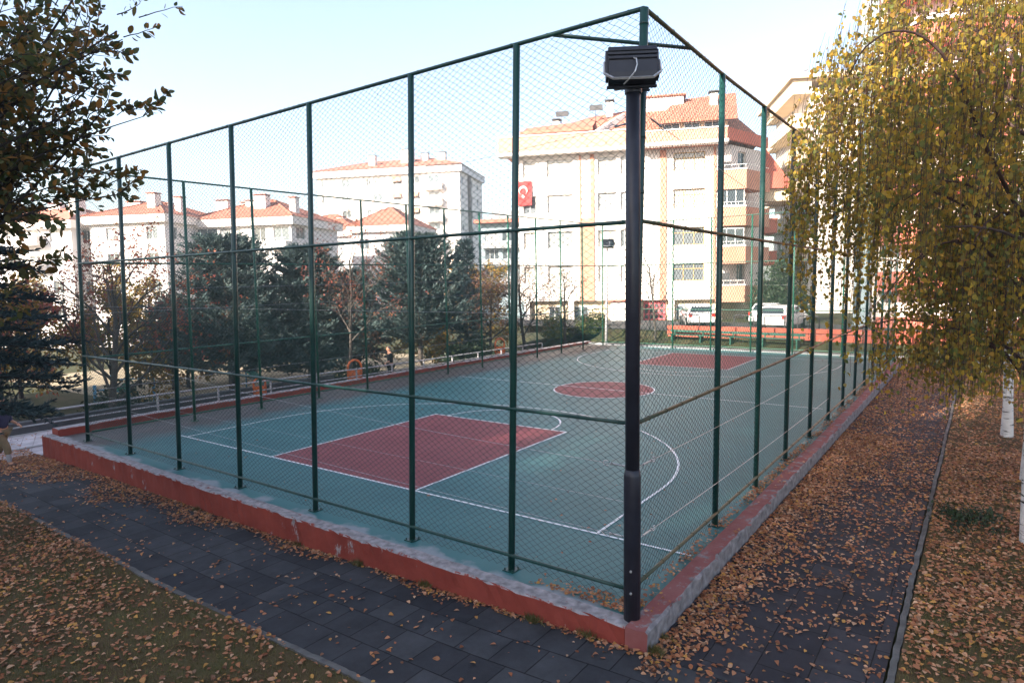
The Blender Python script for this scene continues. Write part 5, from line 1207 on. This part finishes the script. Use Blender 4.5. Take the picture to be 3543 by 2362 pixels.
# side path: thick drift along the wall, thinning to the right; everything denser further back
def dB(x, y):
    drift = np.clip(1.25 - (x - .45) / np.clip(.34 + .06 * y + .30 * noise2(x * .0, y, 1.3), .3, 2.5), 0, 1) ** .8
    return np.clip(drift * (.55 + .6 * noise2(x, y, 4.1, .4)) + .05 + .025 * np.clip(y, 0, 10) + .10 * (noise2(x, y, 2.3) > .72), 0, 1)
x, y = field(30000, .48, 2.64, -.9, 12, dB); x2, y2 = field(16000, .48, 2.64, 12, 28, lambda x, y: dB(x, y) * .8)
x = np.concatenate([x, x2]); y = np.concatenate([y, y2]); scatter('fallen_leaves', x, y, pathz(x), .060, lab='brown fallen leaves drifted over the side path')
x, y = field(42000, 2.76, 6.4, -3, 12, lambda x, y: np.clip((.30 + .62 * noise2(x, y, 1.1, .6) + .05 * y) * (.35 + .9 * noise2(x, y, 5.3, 1.1)), .08, 1)); x2, y2 = field(16000, 2.76, 6.5, 12, 28, lambda x, y: .9 + 0 * x)
x = np.concatenate([x, x2]); y = np.concatenate([y, y2]); scatter('fallen_leaves', x, y, lawnz(x, y) + .012, .062, lab='brown fallen leaves covering the right lawn')
x, y = field(42000, -15, 1.5, -8.5, -2.50, lambda x, y: np.clip((.25 + .75 * noise2(x, y, .9, 1.4)) * np.interp(x, [-14, -5, -2.2, 0], [1.3, .95, .45, .75]) * (.45 + .8 * noise2(x, y, 4.7, .2)), .05, 1)); scatter('fallen_leaves', x, y, lawnz(x, y) + .012, .064, lab='orange and brown fallen leaves on the left lawn')
def dA(x, y):
    e = -.46 - y
    w = np.interp(x, [-17, -12, -9, -6, -4, 0, .5], [1.5, .95, .62, .36, .24, .20, .24]) * (.30 + 1.1 * noise2(x, 0 * x, 2.1, .3))
    return np.clip(1.15 - e / w, 0, .95)
x, y = field(26000, -17.6, .5, -2.3, -.47, dA); x2, y2 = field(2600, -17.6, 2.6, -2.48, -.46, lambda x, y: .20 + .5 * (noise2(x, y, 3.1) > .75))
x = np.concatenate([x, x2]); y = np.concatenate([y, y2]); scatter('fallen_leaves', x, y, pathz(x), .058, lab='fallen leaves swept against the low red wall on the front path')
x, y = field(2500, -18.5, -15.5, -2.3, -.5, lambda x, y: .8 + 0 * x); scatter('fallen_leaves', x, y, pathz(x) + .02, .06, lab='dark heap of fallen leaves at the left end of the front path')
# court: scattered leaves, a strip in the gutter by the side wall and the near corner
x, y = field(900, -15, .0, .1, 27, lambda x, y: np.interp(x, [-15, -6, 0], [.35, .5, 1.0])); x2, y2 = field(3600, -.02, .18, -.1, 20, lambda x, y: .25 + .75 * (noise2(0 * x, y, 1.9, .8) > .45)); x3, y3 = field(900, -1.5, .12, -.22, .12, lambda x, y: np.clip(1.1 + x * .8, 0, 1) * np.clip(1 - (y + .2) * 2.2, 0, 1))
x = np.concatenate([x, x2, x3]); y = np.concatenate([y, y2, y3]); scatter('fallen_leaves', x, y, 0 * x + .011, .048, lab='dry leaves lying about the court and along its edges')
x, y = field(500, .2, .44, -.4, 22, lambda x, y: .5 * (noise2(0 * x, y, 2.4, .2) > .5)); scatter('fallen_leaves', x, y, 0 * x + .05, .048, lab='few leaves on top of the worn kerb wall')
x, y = field(160, -21, -17.7, -2.2, 1.0, lambda x, y: 1 + 0 * x); scatter('fallen_leaves', x, y, pathz(x) + .01, .08, lab='few reddish leaves on the pale paved landing')
def grass(name, X, Y, Z, h, lab):
    n = len(X); d = np.stack([rng.normal(0, .45, n), rng.normal(0, .45, n), np.ones(n)], -1); mb = MB(); mb.leaves(np.stack([X, Y, Z], -1), d, h * rng.uniform(.5, 1.3, n), T_BLADE, .1)
    tag(mb.obj(name, M['grass']), lab, None, None, 'stuff')
x, y = field(90000, -13, 1.5, -7.5, -2.58, lambda x, y: np.clip(.25 + .9 * noise2(x, y, 1.6, .9), 0, 1)); grass('grass', x, y, lawnz(x, y) - .005, .065, 'short patchy grass on the left lawn')
x, y = field(70000, 2.76, 6.0, -2.5, 9, lambda x, y: np.clip(1.1 * noise2(x, y, 1.3, 2.2), .1, 1)); grass('grass', x, y, lawnz(x, y) - .005, .065, 'short patchy grass on the right lawn')
tx = []; ty = []
for cx_, cy_, k in ((-1.05, -.50, 240), (-2.9, -.50, 160), (-4.3, -.5, 160), (.52, -.42, 260), (-.3, -.50, 100), (-5.8, -.5, 80), (.50, -.1, 90), (-9.0, -.52, 80)):
    tx.append(cx_ + rng.normal(0, .06, k)); ty.append(cy_ - abs(rng.normal(0, .035, k)))
x = np.concatenate(tx); y = np.concatenate(ty); grass('weeds', x, y, pathz(x), .10, 'green weed tufts growing at the foot of the low walls')

# added volume: thin veil lifting far darks like lens glare
mb = MB(); mb.box(-190, 40, -52, 170, -6, 42)
hm = bpy.data.materials.new('air'); hm.use_nodes = True; n = hm.node_tree.nodes; n.remove(n['Principled BSDF'])
v = n.new('ShaderNodeVolumePrincipled'); v.inputs['Density'].default_value = .0010; v.inputs['Color'].default_value = (.95, .97, 1, 1); v.inputs['Anisotropy'].default_value = .2
hm.node_tree.links.new(v.outputs[0], n['Material Output'].inputs['Volume'])
tag(mb.obj('glare_haze', hm), kind='stuff')

# ------------------------------------------------------------------ light, sky, camera
EL = R(27); AZ = np.array([-.20, -.98]); AZ /= np.linalg.norm(AZ)
sd = Vector((AZ[0] * math.cos(EL), AZ[1] * math.cos(EL), math.sin(EL)))
sl_ = bpy.data.lights.new('sun', 'SUN'); sl_.energy = 5.0; sl_.angle = R(.53); sl_.color = (1.0, .90, .76)
so = bpy.data.objects.new('sun', sl_); COL.objects.link(so); so.rotation_euler = (-sd).to_track_quat('-Z', 'Y').to_euler(); so.location = (0, -30, 60)
w = bpy.data.worlds.new('World'); S.world = w; w.use_nodes = True
nt = w.node_tree; bg = nt.nodes['Background']; sk = nt.nodes.new('ShaderNodeTexSky'); sk.sky_type = 'NISHITA'; sk.sun_disc = False
sk.sun_elevation = EL; sk.sun_rotation = math.atan2(sd.x, sd.y); sk.air_density = 1.0; sk.dust_density = 2.0; sk.ozone_density = 1.0
hs = nt.nodes.new('ShaderNodeHueSaturation'); hs.inputs['Saturation'].default_value = .88; nt.links.new(sk.outputs[0], hs.inputs['Color']); nt.links.new(hs.outputs[0], bg.inputs[0]); bg.inputs[1].default_value = .10
cam = bpy.data.cameras.new('camera'); co_ = bpy.data.objects.new('camera', cam); COL.objects.link(co_); S.camera = co_
f = np.array([-.58627756, .80509694, -.08998633]); yaw, pitch, roll = math.atan2(f[0], f[1]), math.asin(f[2]), -.0176
rt0 = np.cross(f, UP); rt0 /= np.linalg.norm(rt0); u0_ = np.cross(rt0, f)
rt = rt0 * math.cos(roll) + u0_ * math.sin(roll); uu = -rt0 * math.sin(roll) + u0_ * math.cos(roll)
co_.matrix_world = Matrix(((rt[0], uu[0], -f[0], 3.30868), (rt[1], uu[1], -f[1], -6.84916), (rt[2], uu[2], -f[2], 3.90), (0, 0, 0, 1)))
cam.sensor_width = 36; cam.lens = 36 * 1484.4377 / 2352; cam.clip_end = 3000; cam.clip_start = .05
S.view_settings.view_transform = 'Standard'; S.view_settings.look = 'None'; S.view_settings.gamma = 1; S.view_settings.use_curve_mapping = False
S.view_settings.exposure = 2.05
S.cycles.use_denoising = True
S.cycles.max_bounces = 6; S.cycles.diffuse_bounces = 3; S.cycles.transmission_bounces = 3; S.cycles.glossy_bounces = 2
